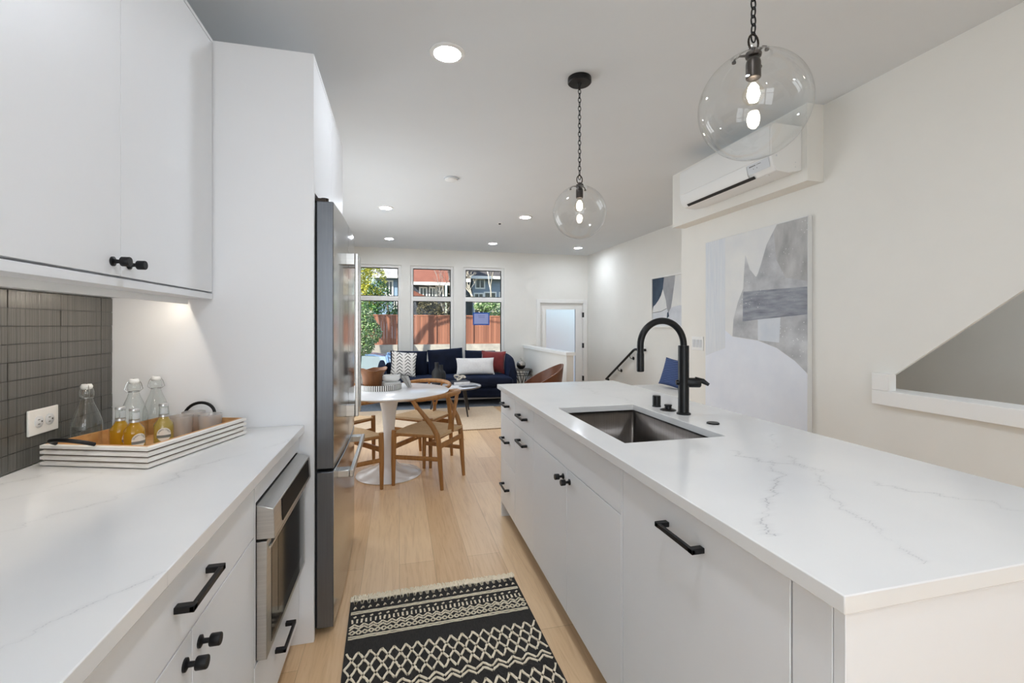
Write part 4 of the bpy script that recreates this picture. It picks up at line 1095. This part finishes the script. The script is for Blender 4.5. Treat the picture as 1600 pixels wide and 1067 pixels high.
tt = n.noise(n.coords(), 3.5, 4); n.l(n.ramp(tt.outputs['Fac'], [(.3, (12, 16, 30)), (.7, (19, 27, 48))]), n.p.inputs['Base Color'])
s = thing('sofa', 'navy velvet sofa under the windows', 'sofa', (.85, 7.95, 0))
obj('plinth', bx(-.15, 1.80, 7.5, 8.32, .09, .13), varied('sofa_plinth', (150, 152, 156), (140, 142, 146), 3, .35, metal=.8), s)
for x, y in ((-.08, 7.58), (1.72, 7.58), (-.08, 8.26), (1.72, 8.26)): obj('leg', B().cyl((x, y, .0105), .018, .08, r2=.024), STEEL, s)
def sofa_front(p):    # the seat swells forward toward the right-hand end
    k = max(0, (p.x - .6)) * .16
    return Vector((p.x, p.y - (k if p.y < 7.9 else 0), p.z))
obj('seat_base', B().rbox(-.22, 1.86, 7.46, 8.40, .13, .30, .05, fn=sofa_front), NAVYF, s)
obj('seat_cushion', B().rbox(-.19, .665, 7.44, 8.20, .30, .455, .06, fn=sofa_front), NAVYF, s)
obj('seat_cushion', B().rbox(.675, 1.83, 7.44, 8.20, .30, .465, .065, fn=sofa_front), NAVYF, s)
obj('back_frame', B().rbox(-.24, 1.90, 8.28, 8.46, .13, .66, .06), NAVYF, s)
def cushion(x, w_, h, yy, tilt, lean=0):
    M = Matrix.Translation((x, yy, .455 + h / 2 - .02)) @ Matrix.Rotation(lean, 4, 'Y') @ Matrix.Rotation(PI / 2 - tilt, 4, 'X')
    return obj('back_cushion', B().pillow(w_, h, .20, M, .02, 18, .012), NAVYF, s, angle=75)
cushion(.16, .63, .44, 8.13, .14, .02); cushion(.80, .62, .47, 8.11, .20, -.06); cushion(1.42, .56, .43, 8.14, .12, .03)
# rounded arms
def arm(sg, x, z1):
    f = B()
    def af(a, b):
        y = 7.50 + a * .93; th = 2 * PI * b
        top = z1 - .10 * (1 - a) ** 2 * .6 - (.14 * max(0, .16 - a) / .16)
        cx = x + sg * .05 * math.sin(PI * min(1, a * 1.2) / 2)
        cxs, sxs = math.cos(th), math.sin(th)
        ex = .075 * math.copysign(abs(cxs) ** .6, cxs); ez = (top - .13) / 2 * math.copysign(abs(sxs) ** .5, sxs)
        return Vector((cx + ex * (1 - .25 * (sxs > 0) * sxs), y, .13 + (top - .13) / 2 + ez))
    f.grid(af, 14, 28)
    bmesh.ops.remove_doubles(f.bm, verts=f.bm.verts, dist=1e-5)
    bmesh.ops.holes_fill(f.bm, edges=[e for e in f.bm.edges if e.is_boundary], sides=0)
    obj('arm', f, NAVYF, s, angle=60)
arm(1, 1.87, .80); arm(-1, -.25, .70)
def throw(name, w_, h, th, loc, rot, m, lab, pinch=.06):
    M = Matrix.Translation(loc) @ Matrix.Rotation(rot[2], 4, 'Z') @ Matrix.Rotation(rot[1], 4, 'Y') @ Matrix.Rotation(PI / 2 - rot[0], 4, 'X')
    t = obj(name, B().pillow(w_, h, th, M, pinch, 18, .01), m, angle=75); tag(t, lab, 'pillow')
    return t
CHEV = mat('chevron_cloth', (236, 233, 228), .9); n = N(CHEV)
tc = n.new('TexCoord'); sp = n.new('SeparateXYZ'); n.l(tc.outputs['Object'], sp.inputs[0])
ax = n.math('ABSOLUTE', n.math('SUBTRACT', n.math('FRACT', n.math('MULTIPLY', sp.outputs[0], 7.5)), .5))
fz = n.math('FRACT', n.math('ADD', n.math('MULTIPLY', sp.outputs[2], 19), n.math('MULTIPLY', ax, 2.2)))
ms = n.math('MULTIPLY', n.math('GREATER_THAN', fz, .72), n.math('LESS_THAN', ax, .36))
n.l(n.mix(ms, (236, 233, 228), (60, 58, 58)), n.p.inputs['Base Color'])
LINEN = varied('white_linen', (236, 234, 232), (222, 220, 220), 60, .9, bump=.2)
RUST = varied('rust_velvet', (132, 40, 38), (106, 28, 30), 8, .8, sheen=.5)
throw('throw_pillow', .42, .42, .13, (.07, 7.84, .668), (.25, .10, .1), CHEV, 'white pillow with black chevrons at the window end of the sofa')
throw('throw_pillow', .44, .40, .13, (1.62, 7.95, .668), (.22, .04, -.35), RUST, 'rust red pillow in the corner by the sofa arm')
p_ = throw('lumbar_pillow', .66, .30, .14, (1.27, 7.76, .615), (.32, .0, -.05), LINEN, 'long white lumbar pillow in front of the rust red one')
# coffee table
CTX, CTY = .73, 6.78
t = thing('coffee_table', 'low round white-topped coffee table with dark legs', 'coffee table', (CTX, CTY, 0))
obj('tabletop', B().lathe([(0, .405), (.44, .405), (.455, .410), (.455, .424), (.45, .426), (0, .426)], (CTX, CTY, 0), 64), MARBLE, t)
obj('rim', B().lathe([(.4552, .409), (.462, .409), (.462, .428), (.4552, .428)], (CTX, CTY, 0), 64), varied('rim_grey', (120, 112, 106), (104, 98, 92), 5, .4), t)
for a in (35, 125, 215, 305):
    c_, s_ = math.cos(math.radians(a)), math.sin(math.radians(a))
    obj('leg', B().tube([(CTX + c_ * .29, CTY + s_ * .29, .405), (CTX + c_ * .385, CTY + s_ * .385, .0125)], [.019, .010], 12), DARKWOOD, t)
MATTEV = varied('black_stoneware', (40, 40, 40), (30, 30, 31), 12, .6)
def bvase(x, y, h, lab):
    t = obj('bottle_vase', B().lathe([(0, 0), (.066, 0), (.072, .006), (.072, h * .52), (.062, h * .62), (.034, h * .72), (.028, h * .80), (.030, h), (.024, h), (.022, h * .8), (0, h * .75)], (x, y, .4265), 32), MATTEV)
    tag(t, lab, 'vase', 'black stoneware vases on the coffee table')
bvase(.545, 6.93, .335, 'taller black bottle-shaped vase on the coffee table')
bvase(.625, 7.075, .285, 'shorter black bottle-shaped vase beside the taller one')
PAGE = varied('pale_paper', (236, 234, 232), (212, 208, 206), 9, .6); COVER = mat('dark_cover', (44, 44, 50), .5)
def book(name, x, y, z, w_, d_, h, rz, m, lab, cat):
    t = thing(name, lab, cat, (x, y, z), rz)
    obj('pages', B().box(-w_ / 2 + .004, w_ / 2 - .004, -d_ / 2 + .004, d_ / 2 - .004, .002, h - .002), PAGE, t, world=False)
    f = B(); f.box(-w_ / 2, w_ / 2, -d_ / 2, d_ / 2, 0, .002); f.box(-w_ / 2, w_ / 2, -d_ / 2, d_ / 2, h - .002, h); f.box(-w_ / 2, -w_ / 2 + .003, -d_ / 2, d_ / 2, .002, h - .002)
    obj('cover', f, m, t, world=False)
book('magazine', .70, 6.52, .4265, .30, .22, .012, .3, PAGE, 'pale magazine lying on the near side of the coffee table', 'magazine')
book('notebook', .985, 6.60, .4265, .26, .16, .010, .15, COVER, 'dark slim book on the coffee table next to the pale magazine', 'book')
book('book', .90, 6.95, .4265, .26, .20, .045, .2, COVER, 'thick dark book under the knotted ornament', 'book')
pts = []
for k in range(60):
    a = 2 * PI * k / 60
    pts.append((.90 + .030 * (math.sin(a) + 2 * math.sin(2 * a)), 6.95 + .022 * (math.cos(a) - 2 * math.cos(2 * a)) * .6, .4715 + .055 + .045 * -math.sin(3 * a) * .5 + .018 * math.cos(a)))
zmin = min(p[2] for p in pts) - .013
pts = [(p[0], p[1], p[2] - zmin + .4717) for p in pts]
t = obj('knot_ornament', B().tube(pts, .013, 10, closed=True), varied('stone_ornament', (206, 198, 186), (180, 172, 160), 20, .7)); tag(t, 'beige knotted ornament on the dark book', 'ornament')
# side table and two-tone vase
t = thing('side_table', 'small dark side table with wire legs between sofa and half wall', 'side table', (2.22, 8.2, 0))
obj('tabletop', B().lathe([(0, .487), (.195, .487), (.20, .490), (.20, .505), (.195, .508), (0, .508)], (2.22, 8.2, 0), 44), varied('slate_top', (120, 116, 110), (100, 97, 92), 6, .5), t)
for k in range(3):
    a = k * 2 * PI / 3 + .3
    p = [(2.22 + .17 * math.cos(a + q) * r_, 8.2 + .17 * math.sin(a + q) * r_, z) for q, r_, z in ((-.35, 1, .487), (0, .35, .25), (.0, .95, .006), )]
    f = B(); f.tube(p, .007, 8); f.tube([(2.22 + .17 * math.cos(a + .35), 8.2 + .17 * math.sin(a + .35), .487), (2.22 + .06 * math.cos(a), 8.2 + .06 * math.sin(a), .25)], .007, 8)
    obj('leg', f, BLACK, t)
obj('ring', B().tube([(2.22 + .185 * math.cos(2 * PI * k / 32), 8.2 + .185 * math.sin(2 * PI * k / 32), .40) for k in range(32)], .006, 8, closed=True), BLACK, t)
for k in range(3):
    a = k * 2 * PI / 3 + 1.2; obj('strut', B().tube([(2.22 + .185 * math.cos(a), 8.2 + .185 * math.sin(a), .40), (2.22 + .185 * math.cos(a), 8.2 + .185 * math.sin(a), .487)], .006, 8), BLACK, t)
t = thing('round_vase', 'round silver vase with a black lower half on the side table', 'vase', (2.19, 8.15, .508))
r = .086; c0 = .508 + .081
low = [(r * math.sin(math.radians(a)), c0 - r * math.cos(math.radians(a))) for a in range(20, 86, 5)]
up_ = [(r * math.sin(math.radians(a)), c0 - r * math.cos(math.radians(a))) for a in range(85, 166, 5)]
obj('lower_half', B().lathe([(0, low[0][1])] + low, (2.19, 8.15, 0), 36), mat('black_glaze', (22, 20, 20), .2), t)
obj('upper_half', B().lathe(up_ + [(.014, up_[-1][1] + .01), (.012, up_[-1][1] + .04), (.008, up_[-1][1] + .04), (.010, up_[-1][1])], (2.19, 8.15, 0), 36), varied('silver_glaze', (196, 192, 186), (172, 168, 160), 5, .25, metal=.8), t)
# leather tub chair
LEATHER = varied('tan_leather', (112, 66, 38), (92, 52, 30), 7, .42, bump=.1); SHELL_IN = varied('tan_leather_inner', (128, 78, 47), (108, 64, 38), 7, .45)
AC_, AY = 1.87, 6.0
t = thing('tub_chair', 'brown leather tub armchair behind the far end of the island', 'armchair', (AC_, AY, 0), facing(-1, .12))
f = B()
# local: +y is front of chair; shell wraps around the back and falls away to the front
def sh(a, b, off_=0):
    th = math.radians(-90 + (a - .5) * 236)     # back is -y
    k = abs(a - .5) * 2
    ztop = .79 - .29 * k ** 1.5; z = .30 + (ztop - .30) * b
    rr = (.30 + .055 * b) - off_
    return Vector((rr * math.cos(th), rr * math.sin(th) * .95, z))
f.grid(lambda a, b: sh(a, b), 36, 8); f.grid(lambda a, b: sh(a, b, .03), 36, 8)
bl = [e for e in f.bm.edges if e.is_boundary]; bmesh.ops.bridge_loops(f.bm, edges=bl)
obj('shell', f, LEATHER, t, world=False, angle=60)
obj('seat', B().rbox(-.255, .255, -.25, .29, .30, .42, .05), SHELL_IN, t, world=False)
obj('seat_base', B().lathe([(0, .26), (.25, .26), (.30, .30), (0, .30)], seg=32), LEATHER, t, world=False)
for sx, sy in ((-1, -1), (1, -1), (-1, 1), (1, 1)): obj('leg', B().tube([(sx * .17, sy * .17, .27), (sx * .24, sy * .24, 0.001)], [.015, .010], 10), BLACK, t, world=False)
# white bench and blue pillow under the small picture
t = thing('bench', 'white upholstered bench under the navy and grey picture', 'bench', (3.42, 5.25, 0))
BOUCLE = varied('white_boucle', (238, 236, 232), (226, 223, 218), 90, .95, bump=.4)
obj('seat', B().rbox(3.14, 3.72, 4.45, 5.98, .16, .47, .11, 5), BOUCLE, t)
for x, y in ((3.22, 4.6), (3.64, 4.6), (3.22, 5.82), (3.64, 5.82)): obj('leg', B().cyl((x, y, 0), .02, .18, r2=.026), DARKWOOD, t)
BLUEP = mat('blue_stripe', (52, 72, 116), .9); n = N(BLUEP)
w_ = n.new('TexWave'); w_.bands_direction = 'Z'; w_.inputs['Scale'].default_value = 14; w_.inputs['Distortion'].default_value = 1.5; n.l(n.coords(), w_.inputs[0])
n.l(n.ramp(w_.outputs['Fac'], [(.35, (46, 62, 104)), (.75, (92, 112, 156))]), n.p.inputs['Base Color'])
M = Matrix.Translation((3.60, 5.42, .674)) @ Matrix.Rotation(math.radians(-68), 4, 'Z') @ Matrix.Rotation(math.radians(8), 4, 'Y') @ Matrix.Rotation(PI / 2 - .28, 4, 'X')
t = obj('throw_pillow', B().pillow(.40, .38, .13, M, .06, 18, .008), BLUEP, angle=75); tag(t, 'blue ribbed pillow leaning on the white bench', 'pillow')
# notice taped to the window
t = thing('window_notice', 'pale printed notice taped with blue tape to the right-hand window', 'notice', (1.58, FY + .06, 1.4))
NX0, NX1, NZ0, NZ1 = 1.40, 1.70, 1.335, 1.555; ny = FY + .0692
obj('paper', bx(NX0, NX1, ny - .001, ny, NZ0, NZ1), mat('notice_paper', (158, 168, 214), .8), t)
f = B(); e = .022
f.box(NX0 - .012, NX0 + e - .012, ny - .0018, ny - .001, NZ0 - .012, NZ1 + .012); f.box(NX1 - e + .012, NX1 + .012, ny - .0018, ny - .001, NZ0 - .012, NZ1 + .012)
f.box(NX0, NX1, ny - .0016, ny - .001, NZ0 - .012, NZ0 + e - .012); f.box(NX0, NX1, ny - .0016, ny - .001, NZ1 - e + .012, NZ1 + .012)
obj('tape', f, mat('blue_tape', (28, 84, 168), .7), t)
f = B()
for k, (a, c_) in enumerate(((.30, .74), (.33, .70))):
    z = NZ1 - .055 - k * .033; x = NX0 + (NX1 - NX0) * a
    while x < NX0 + (NX1 - NX0) * c_:
        w_ = R.uniform(.008, .02); f.box(x, x + w_, ny - .0014, ny - .001, z, z + .008); x += w_ + .005
obj('print', f, mat('notice_print', (88, 96, 150), .8), t)

# ------------------------------------------------------------------ outside
GZ = -1.0
ASPH = varied('asphalt', (118, 120, 124), (98, 100, 104), 3, .9); CONC = varied('pale_concrete', (176, 168, 156), (140, 134, 126), 2.5, .9)
struct('street', bx(-40, 40, FY + .16, 70, GZ - .3, GZ), ASPH, 'grey street outside the windows', 'street')
struct('retaining_wall', bx(-14, 16, 24.02, 24.5, GZ, .30), CONC, 'pale concrete retaining wall below the wooden fence', 'wall')
struct('bank', bx(-40, 40, 24.5, 70, GZ, .25), varied('garden_soil', (92, 86, 62), (70, 74, 48), .8, .95), 'planted bank behind the fence', 'bank')
CEDAR = mat('cedar', (150, 88, 64), .75); n = N(CEDAR); g_ = n.new('NewGeometry')
cz_ = n.noise(n.pos((9, 9, .5)), 2, 4)
n.l(n.mix(n.math('MULTIPLY_ADD', g_.outputs['Random Per Island'], .6, n.math('MULTIPLY', cz_.outputs['Fac'], .4)), (108, 66, 50), (166, 110, 86)), n.p.inputs['Base Color'])
t = thing('fence', 'red cedar board fence on the retaining wall across the street', 'fence', (0, 24.2, .3))
px0 = -4.0
for k in range(7):
    a = px0 + k * 1.95; f = B(); x = a + .06; zt = 1.86 - .012 * k
    while x < a + 1.9: f.box(x, x + .130, 24.14 + R.uniform(-.006, .006), 24.17, .33, zt - .06 + R.uniform(-.004, .004)); x += .137
    f.box(a + .05, a + 1.95, 24.12, 24.19, zt - .06, zt); f.box(a + .05, a + 1.95, 24.12, 24.19, .30, .36)
    obj('board_panel', f, CEDAR, t, smooth=False)
    obj('post', bx(a - .05, a + .05, 24.10, 24.2, .30, zt + .01), wood('cedar_post', (126, 68, 48), (104, 54, 38)) if k == 0 else MATS_POST, t) if False else obj('post', bx(a - .05, a + .05, 24.10, 24.2, .30, zt + .01), CEDAR, t)
# leaf clouds
def leafmat(name, cols):
    m = mat(name, cols[0], .7); n = N(m); g = n.new('NewGeometry')
    n.l(n.ramp(g.outputs['Random Per Island'], [(i / max(1, len(cols) - 1), c_) for i, c_ in enumerate(cols)]), n.p.inputs['Base Color'])
    n.p.inputs['Subsurface Weight'].default_value = 0
    return m
LG = leafmat('leaf_green', [(46, 92, 40), (92, 146, 70), (150, 190, 110)])
LD = leafmat('leaf_dark', [(24, 52, 26), (44, 84, 40), (80, 118, 62)])
LY = leafmat('leaf_yellow', [(120, 128, 44), (190, 188, 66), (226, 214, 96)])
LV = leafmat('leaf_variegated', [(60, 92, 48), (126, 158, 92), (206, 214, 176)])
BARK = varied('bark', (120, 104, 88), (92, 80, 68), 8, .9, (1, 1, .2)); PALEBARK = varied('pale_bark', (214, 204, 188), (176, 166, 150), 8, .9)
def leaves(b, blobs, n_, sz):
    tot = sum(r_[3] ** 2 for r_ in blobs)
    for (x, y, z, r_, rz_) in blobs:
        for _ in range(int(n_ * r_ ** 2 / tot)):
            d_ = Vector((R.gauss(0, 1), R.gauss(0, 1), R.gauss(0, 1))).normalized(); k = R.uniform(.55, 1.0) ** .5
            p = Vector((x + d_.x * r_ * k, y + d_.y * r_ * k, z + d_.z * rz_ * k)); s_ = sz * R.uniform(.6, 1.3)
            u = Vector((R.gauss(0, 1), R.gauss(0, 1), R.gauss(0, 1))).normalized(); w_ = u.orthogonal().normalized()
            b._f([b.bm.verts.new(p + u * s_), b.bm.verts.new(p + w_ * s_ * .5), b.bm.verts.new(p - u * s_ * .8), b.bm.verts.new(p - w_ * s_ * .5)])
def tree(name, lab, cat, x, y, z0, h, m, blobs, n_, sz, trunk=.08):
    t = thing(name, lab, cat, (x, y, z0))
    f = B(); f.tube([(x, y, z0), (x + .05, y, z0 + h * .5), (x - .03, y + .05, z0 + h * .85)], [trunk, trunk * .7, trunk * .3], 8)
    for k in range(5):
        a = R.uniform(0, 6.28); f.tube([(x + .02, y, z0 + h * (.3 + .1 * k)), (x + .4 * math.cos(a) * h * .25, y + .4 * math.sin(a) * h * .25, z0 + h * (.5 + .1 * k))], [trunk * .4, trunk * .15], 6)
    obj('trunk', f, BARK, t)
    b = B(); leaves(b, blobs, n_, sz); obj('foliage', b, m, t, smooth=False)
def bare(name, lab, x, y, z0, h, m, seed, lean=0, depth=5, spread=.55, r0=.10):
    rr = random.Random(seed); f = B()
    def br(p, d_, L_, r_, k):
        q = p + d_ * L_; mid = p + d_ * L_ * .5 + Vector((rr.uniform(-1, 1), rr.uniform(-1, 1), 0)) * L_ * .06
        f.tube([p, mid, q], [r_, r_ * .85, r_ * .68], 6 if k > 2 else 4, cap=False)
        if k == 0: return
        for _ in range(2 if k > 1 else 3):
            e = (d_ + Vector((rr.gauss(0, 1), rr.gauss(0, 1), rr.gauss(.1, .6))) * spread).normalized()
            br(q, e, L_ * rr.uniform(.62, .85), r_ * .66, k - 1)
    br(Vector((x, y, z0)), Vector((lean, 0, 1)).normalized(), h * .3, r0, depth)
    t = obj(name, f, m); tag(t, lab, 'tree')
bare('bare_tree', 'pale-branched bare tree seen through the right-hand upper pane', 4.7, 26.6, .25, 5.0, PALEBARK, 3, depth=7, spread=.42, r0=.07)
bare('bare_tree', 'thin bare tree beside it, in front of the dark windows', 5.9, 29.0, .25, 6, PALEBARK, 11, depth=7, spread=.42, r0=.08)
bare('bare_tree', 'bare brown tree behind the fence in the middle window', 2.75, 27.8, .25, 5.2, varied('grey_bark', (150, 146, 142), (112, 108, 106), 8, .9), 5, depth=7, spread=.42, r0=.07)
bare('bare_tree', 'large bare street tree hidden left of the windows, shading the fence', -7.6, 20.5, GZ, 15, BARK, 8, depth=7, spread=.5, lean=.25, r0=.20)
bare('bare_tree', 'bare street tree hidden left of the windows, nearest the house', -5.6, 20.9, GZ, 13, BARK, 21, depth=7, spread=.5, lean=.1, r0=.16)
bare('bare_tree', 'leaning bare street tree hidden left of the windows', -3.6, 21.3, GZ, 11, BARK, 31, depth=7, spread=.5, lean=.1, r0=.15)
tree('shrub', 'bright green leafy shrub outside the window nearest the fridge', 'shrub', -1.15, 12.2, GZ, 2.6, LV, [(-1.05, 12.2, 1.75, .30, .33), (-.98, 12.2, 1.38, .40, .36), (-.86, 12.15, 1.12, .44, .36), (-.98, 12.1, .82, .38, .30), (-1.3, 12.2, .6, .36, .4)], 8000, .033)
tree('tree', 'yellow-green tree beyond the fence in the window nearest the fridge', 'tree', -2.9, 28.0, .25, 5.0, LY, [(-2.6, 28, 4.3, 1.1, 1.2), (-1.55, 28, 3.9, .85, 1.1), (-1.9, 27.8, 2.9, 1.1, .8), (-3.2, 28.2, 3.1, .9, 1.2)], 8000, .07)
tree('shrub', 'light green shrub above the left part of the fence', 'shrub', -2.6, 25.6, .25, 2.2, LG, [(-2.9, 25.6, 1.9, .9, .75), (-1.7, 25.6, 1.9, .7, .6)], 2600, .065)
tree('shrub', 'dark evergreen shrub showing above the fence beside the light green one', 'shrub', -.6, 25.8, .25, 2.6, LD, [(-.7, 25.8, 2.1, .65, .7), (-1.1, 26.5, 2.9, .7, .9), (-.2, 25.9, 1.7, .6, .5)], 2800, .06)
tree('shrub', 'brown-green hedge above the fence in the middle window', 'shrub', 2.2, 25.6, .25, 2.2, leafmat('leaf_brown', [(70, 66, 46), (112, 104, 76), (140, 130, 98)]), [(1.6, 25.6, 2.1, .7, .7), (2.6, 25.6, 2.1, .6, .6)], 2600, .05)
tree('shrub', 'pale variegated shrub hanging over the fence behind the notice', 'shrub', 5.4, 25.4, .25, 2.3, LV, [(4.6, 25.3, 2.35, .55, .3), (5.3, 25.2, 2.1, .65, .5), (6.0, 25.1, 1.7, .6, .8), (5.1, 25.6, 2.6, .55, .3)], 4500, .06)
tree('tree', 'tall dark green tree far behind the houses', 'tree', 9.5, 48, .25, 11, LD, [(10.5, 48, 8.0, 2.9, 3.0), (7.7, 48.5, 7.4, 2.4, 2.4)], 2600, .2)
# houses
def house(name, lab, x0, x1, y0, y1, z0, ze, zr, mw, mr, mt, wins, ridge='X'):
    t = thing(name, lab, 'house', ((x0 + x1) / 2, (y0 + y1) / 2, z0))
    if ridge == 'X':
        ym = (y0 + y1) / 2
        f = B(); f.box(x0, x1, y0, y1, z0, ze); f.poly([(x0, y0, ze), (x0, y1, ze), (x0, ym, zr - .1)], (x1 - x0, 0, 0)); obj('wall', f, mw, t, smooth=False)
        f = B(); f.poly([(x0 - .3, y0 - .5, ze - .1), (x0 - .3, ym, zr), (x0 - .3, y1 + .5, ze - .1), (x0 - .3, y1 + .5, ze + .08), (x0 - .3, ym, zr + .2), (x0 - .3, y0 - .5, ze + .08)], (x1 - x0 + .6, 0, 0)); obj('roof', f, mr, t, smooth=False)
        obj('gutter', bx(x0 - .3, x1 + .3, y0 - .62, y0 - .5, ze - .16, ze + .06), mt, t, smooth=False)
    else:
        xm = (x0 + x1) / 2
        f = B(); f.box(x0, x1, y0, y1, z0, ze); f.poly([(x0, y0, ze), (x1, y0, ze), (xm, y0, zr - .1)], (0, y1 - y0, 0)); obj('wall', f, mw, t, smooth=False)
        f = B(); f.poly([(x0 - .4, y0 - .3, ze - .15), (xm, y0 - .3, zr), (x1 + .4, y0 - .3, ze - .15), (x1 + .4, y0 - .3, ze + .05), (xm, y0 - .3, zr + .2), (x0 - .4, y0 - .3, ze + .05)], (0, y1 - y0 + .6, 0)); obj('roof', f, mr, t, smooth=False)
        obj('gutter', bx(x0 - .4, x1 + .4, y0 - .36, y0 - .3, ze - .3, ze - .05), mt, t, smooth=False)
    for (a, b_, c_, d_) in wins:
        f = B(); e = .10
        f.box(a - e, b_ + e, y0 - .05, y0 - .0, d_, d_ + e); f.box(a - e, b_ + e, y0 - .05, y0, c_ - e, c_); f.box(a - e, a, y0 - .05, y0, c_, d_); f.box(b_, b_ + e, y0 - .05, y0, c_, d_); f.box((a + b_) / 2 - .03, (a + b_) / 2 + .03, y0 - .045, y0, c_, d_)
        w_ = obj('window', f, mt, t, smooth=False); obj('pane', bx(a, b_, y0 - .02, y0 - .005, c_, d_), mat_glass, w_, smooth=False)
mat_glass = mat('house_glass', (40, 46, 54), .08, spec=.8)
HB = varied('blue_siding', (140, 164, 188), (128, 152, 176), 1.2, .8, (1, 1, 14)); HB2 = varied('slate_blue_siding', (150, 164, 178), (132, 146, 160), 1.5, .8, (1, 1, 14))
HT = mat('house_trim', (238, 238, 234), .6); RB = varied('brick_red_roof', (138, 88, 74), (116, 70, 58), 3, .9, (1, 1, 6)); RG = varied('grey_roof', (168, 166, 166), (140, 138, 140), 3, .9)
RD = varied('dark_roof', (86, 82, 82), (66, 62, 64), 3, .9); CREAMW = varied('cream_stucco', (226, 208, 178), (214, 196, 166), 1, .9); DARKW = varied('dark_siding', (70, 74, 84), (56, 60, 70), 2, .8)
house('house', 'pale blue house with white trim behind the yellow-green tree', -1.9, .05, 36, 42, .2, 5.0, 7.0, HB, RG, HT, [(-.95, -.55, 3.6, 4.6), (-.35, -.05, 2.4, 3.4)])
house('house', 'house with a brick red roof in the middle window', .9, 3.3, 34, 40, .2, 4.35, 6.6, DARKW, RB, HT, [(2.2, 2.55, 3.3, 4.0), (2.7, 3.1, 3.2, 4.1), (1.5, 1.9, 3.2, 4.0)])
house('house', 'cream stucco house with white eaves at the edge of the middle window', 3.95, 4.6, 33, 39, .2, 4.7, 6.5, CREAMW, RD, HT, [(4.1, 4.4, 2.2, 3.2)], 'Y')
house('house', 'slate blue house with dark windows behind the bare branches', 5.5, 9.9, 35, 42, .2, 5.0, 6.9, HB2, RD, HT, [(5.7, 6.3, 2.2, 3.7), (6.5, 7.3, 2.4, 3.8), (7.7, 8.3, 2.4, 3.8), (5.8, 6.4, 4.2, 4.8)])
# porch hood of the red-roofed house
t = obj('porch_roof', B().poly([(.85, 32.4, 3.75), (2.05, 32.4, 3.2), (2.05, 32.4, 3.0), (.85, 32.4, 3.0)], (0, 1.4, 0)), RB, smooth=False); tag(t, 'small brick red porch roof below the larger red roof', 'porch roof')
# car
t = thing('car', 'steel blue car parked outside the window nearest the fridge', 'car', (-1.1, 14.6, GZ))
CARP = mat('car_paint', (104, 132, 168), .22, coat=.8); CGL = mat('car_glass', (190, 206, 216), .04, metal=.6); TYRE = mat('tyre', (28, 28, 30), .8)
def carpt(x, y, z): return (x - 1.1, 14.6 + y, GZ + z)
f = B()
sec = [(-2.05, .42, .62, .80), (-1.9, .30, .80, .84), (-1.2, .26, .92, .87), (0, .24, .96, .88), (1.2, .26, .96, .87), (1.85, .30, .90, .84), (2.1, .40, .70, .78)]
rows = []
for x, zb, zt, hw_ in sec:
    rows.append([f.bm.verts.new(carpt(x, y * hw_, z)) for y, z in ((-1, zb + .05), (-1.0, (zb + zt) / 2), (-.93, zt - .03), (-.8, zt), (.8, zt), (.93, zt - .03), (1, (zb + zt) / 2), (1, zb + .05), (.85, zb), (-.85, zb))])
for a, c_ in zip(rows, rows[1:]):
    for k in range(10): f._f([a[k], a[(k + 1) % 10], c_[(k + 1) % 10], c_[k]])
f._f(rows[0]); f._f(rows[-1][::-1]); obj('body', f, CARP, t, sub=1)
f = B(); cs = [(-1.25, .92, .80), (-.55, 1.44, .62), (.0, 1.485, .64), (.75, 1.44, .62), (1.62, .94, .78)]
rows = [[f.bm.verts.new(carpt(x, s_ * w_, z)) for s_ in (-1, -.88, .88, 1) for z, w_ in ((zz - (.02 if abs(s_) == 1 else 0), hw_),)] for x, zz, hw_ in cs]
for a, c_ in zip(rows, rows[1:]):
    for k in range(3): f._f([a[k], a[k + 1], c_[k + 1], c_[k]])
k = obj('roof', f, CARP, t, sub=1); md = k.modifiers.new('sheet', 'SOLIDIFY'); md.thickness = .03
for sg in (-1, 1):
    for pts in ([(-1.08, .955), (-.52, 1.385), (-.06, 1.42), (-.06, .955)], [(.02, .955), (.02, 1.42), (.70, 1.385), (.80, .955)], [(.88, .955), (.80, 1.34), (1.38, .98)]):
        f = B(); vs = [carpt(x, sg * (.80 - (z - .95) * .36 + .015), z) for x, z in pts]; f.poly(vs, (0, -.008 * sg, 0)); obj('side_window', f, CGL, t, smooth=False)
    for x in (-1.3, 1.3):
        obj('wheel', B().lathe([(0, -.09), (.20, -.09), (.31, -.08), (.33, -.04), (.33, .04), (.31, .08), (.2, .09), (0, .09)], seg=28, M=Matrix.Translation(carpt(x, sg * .76, .331)) @ Matrix.Rotation(PI / 2, 4, 'X')), TYRE, t)
f = B()
for sg in (-1, 1):
    for x, z0_, x1_, z1_ in ((-1.22, .93, -.55, 1.42), (-.02, .93, -.02, 1.45), (.84, .93, .74, 1.42), (1.58, .93, .78, 1.41)): f.tube([carpt(x, sg * .80, z0_), carpt(x1_, sg * .64, z1_)], .035, 6)
obj('pillars', f, CARP, t)
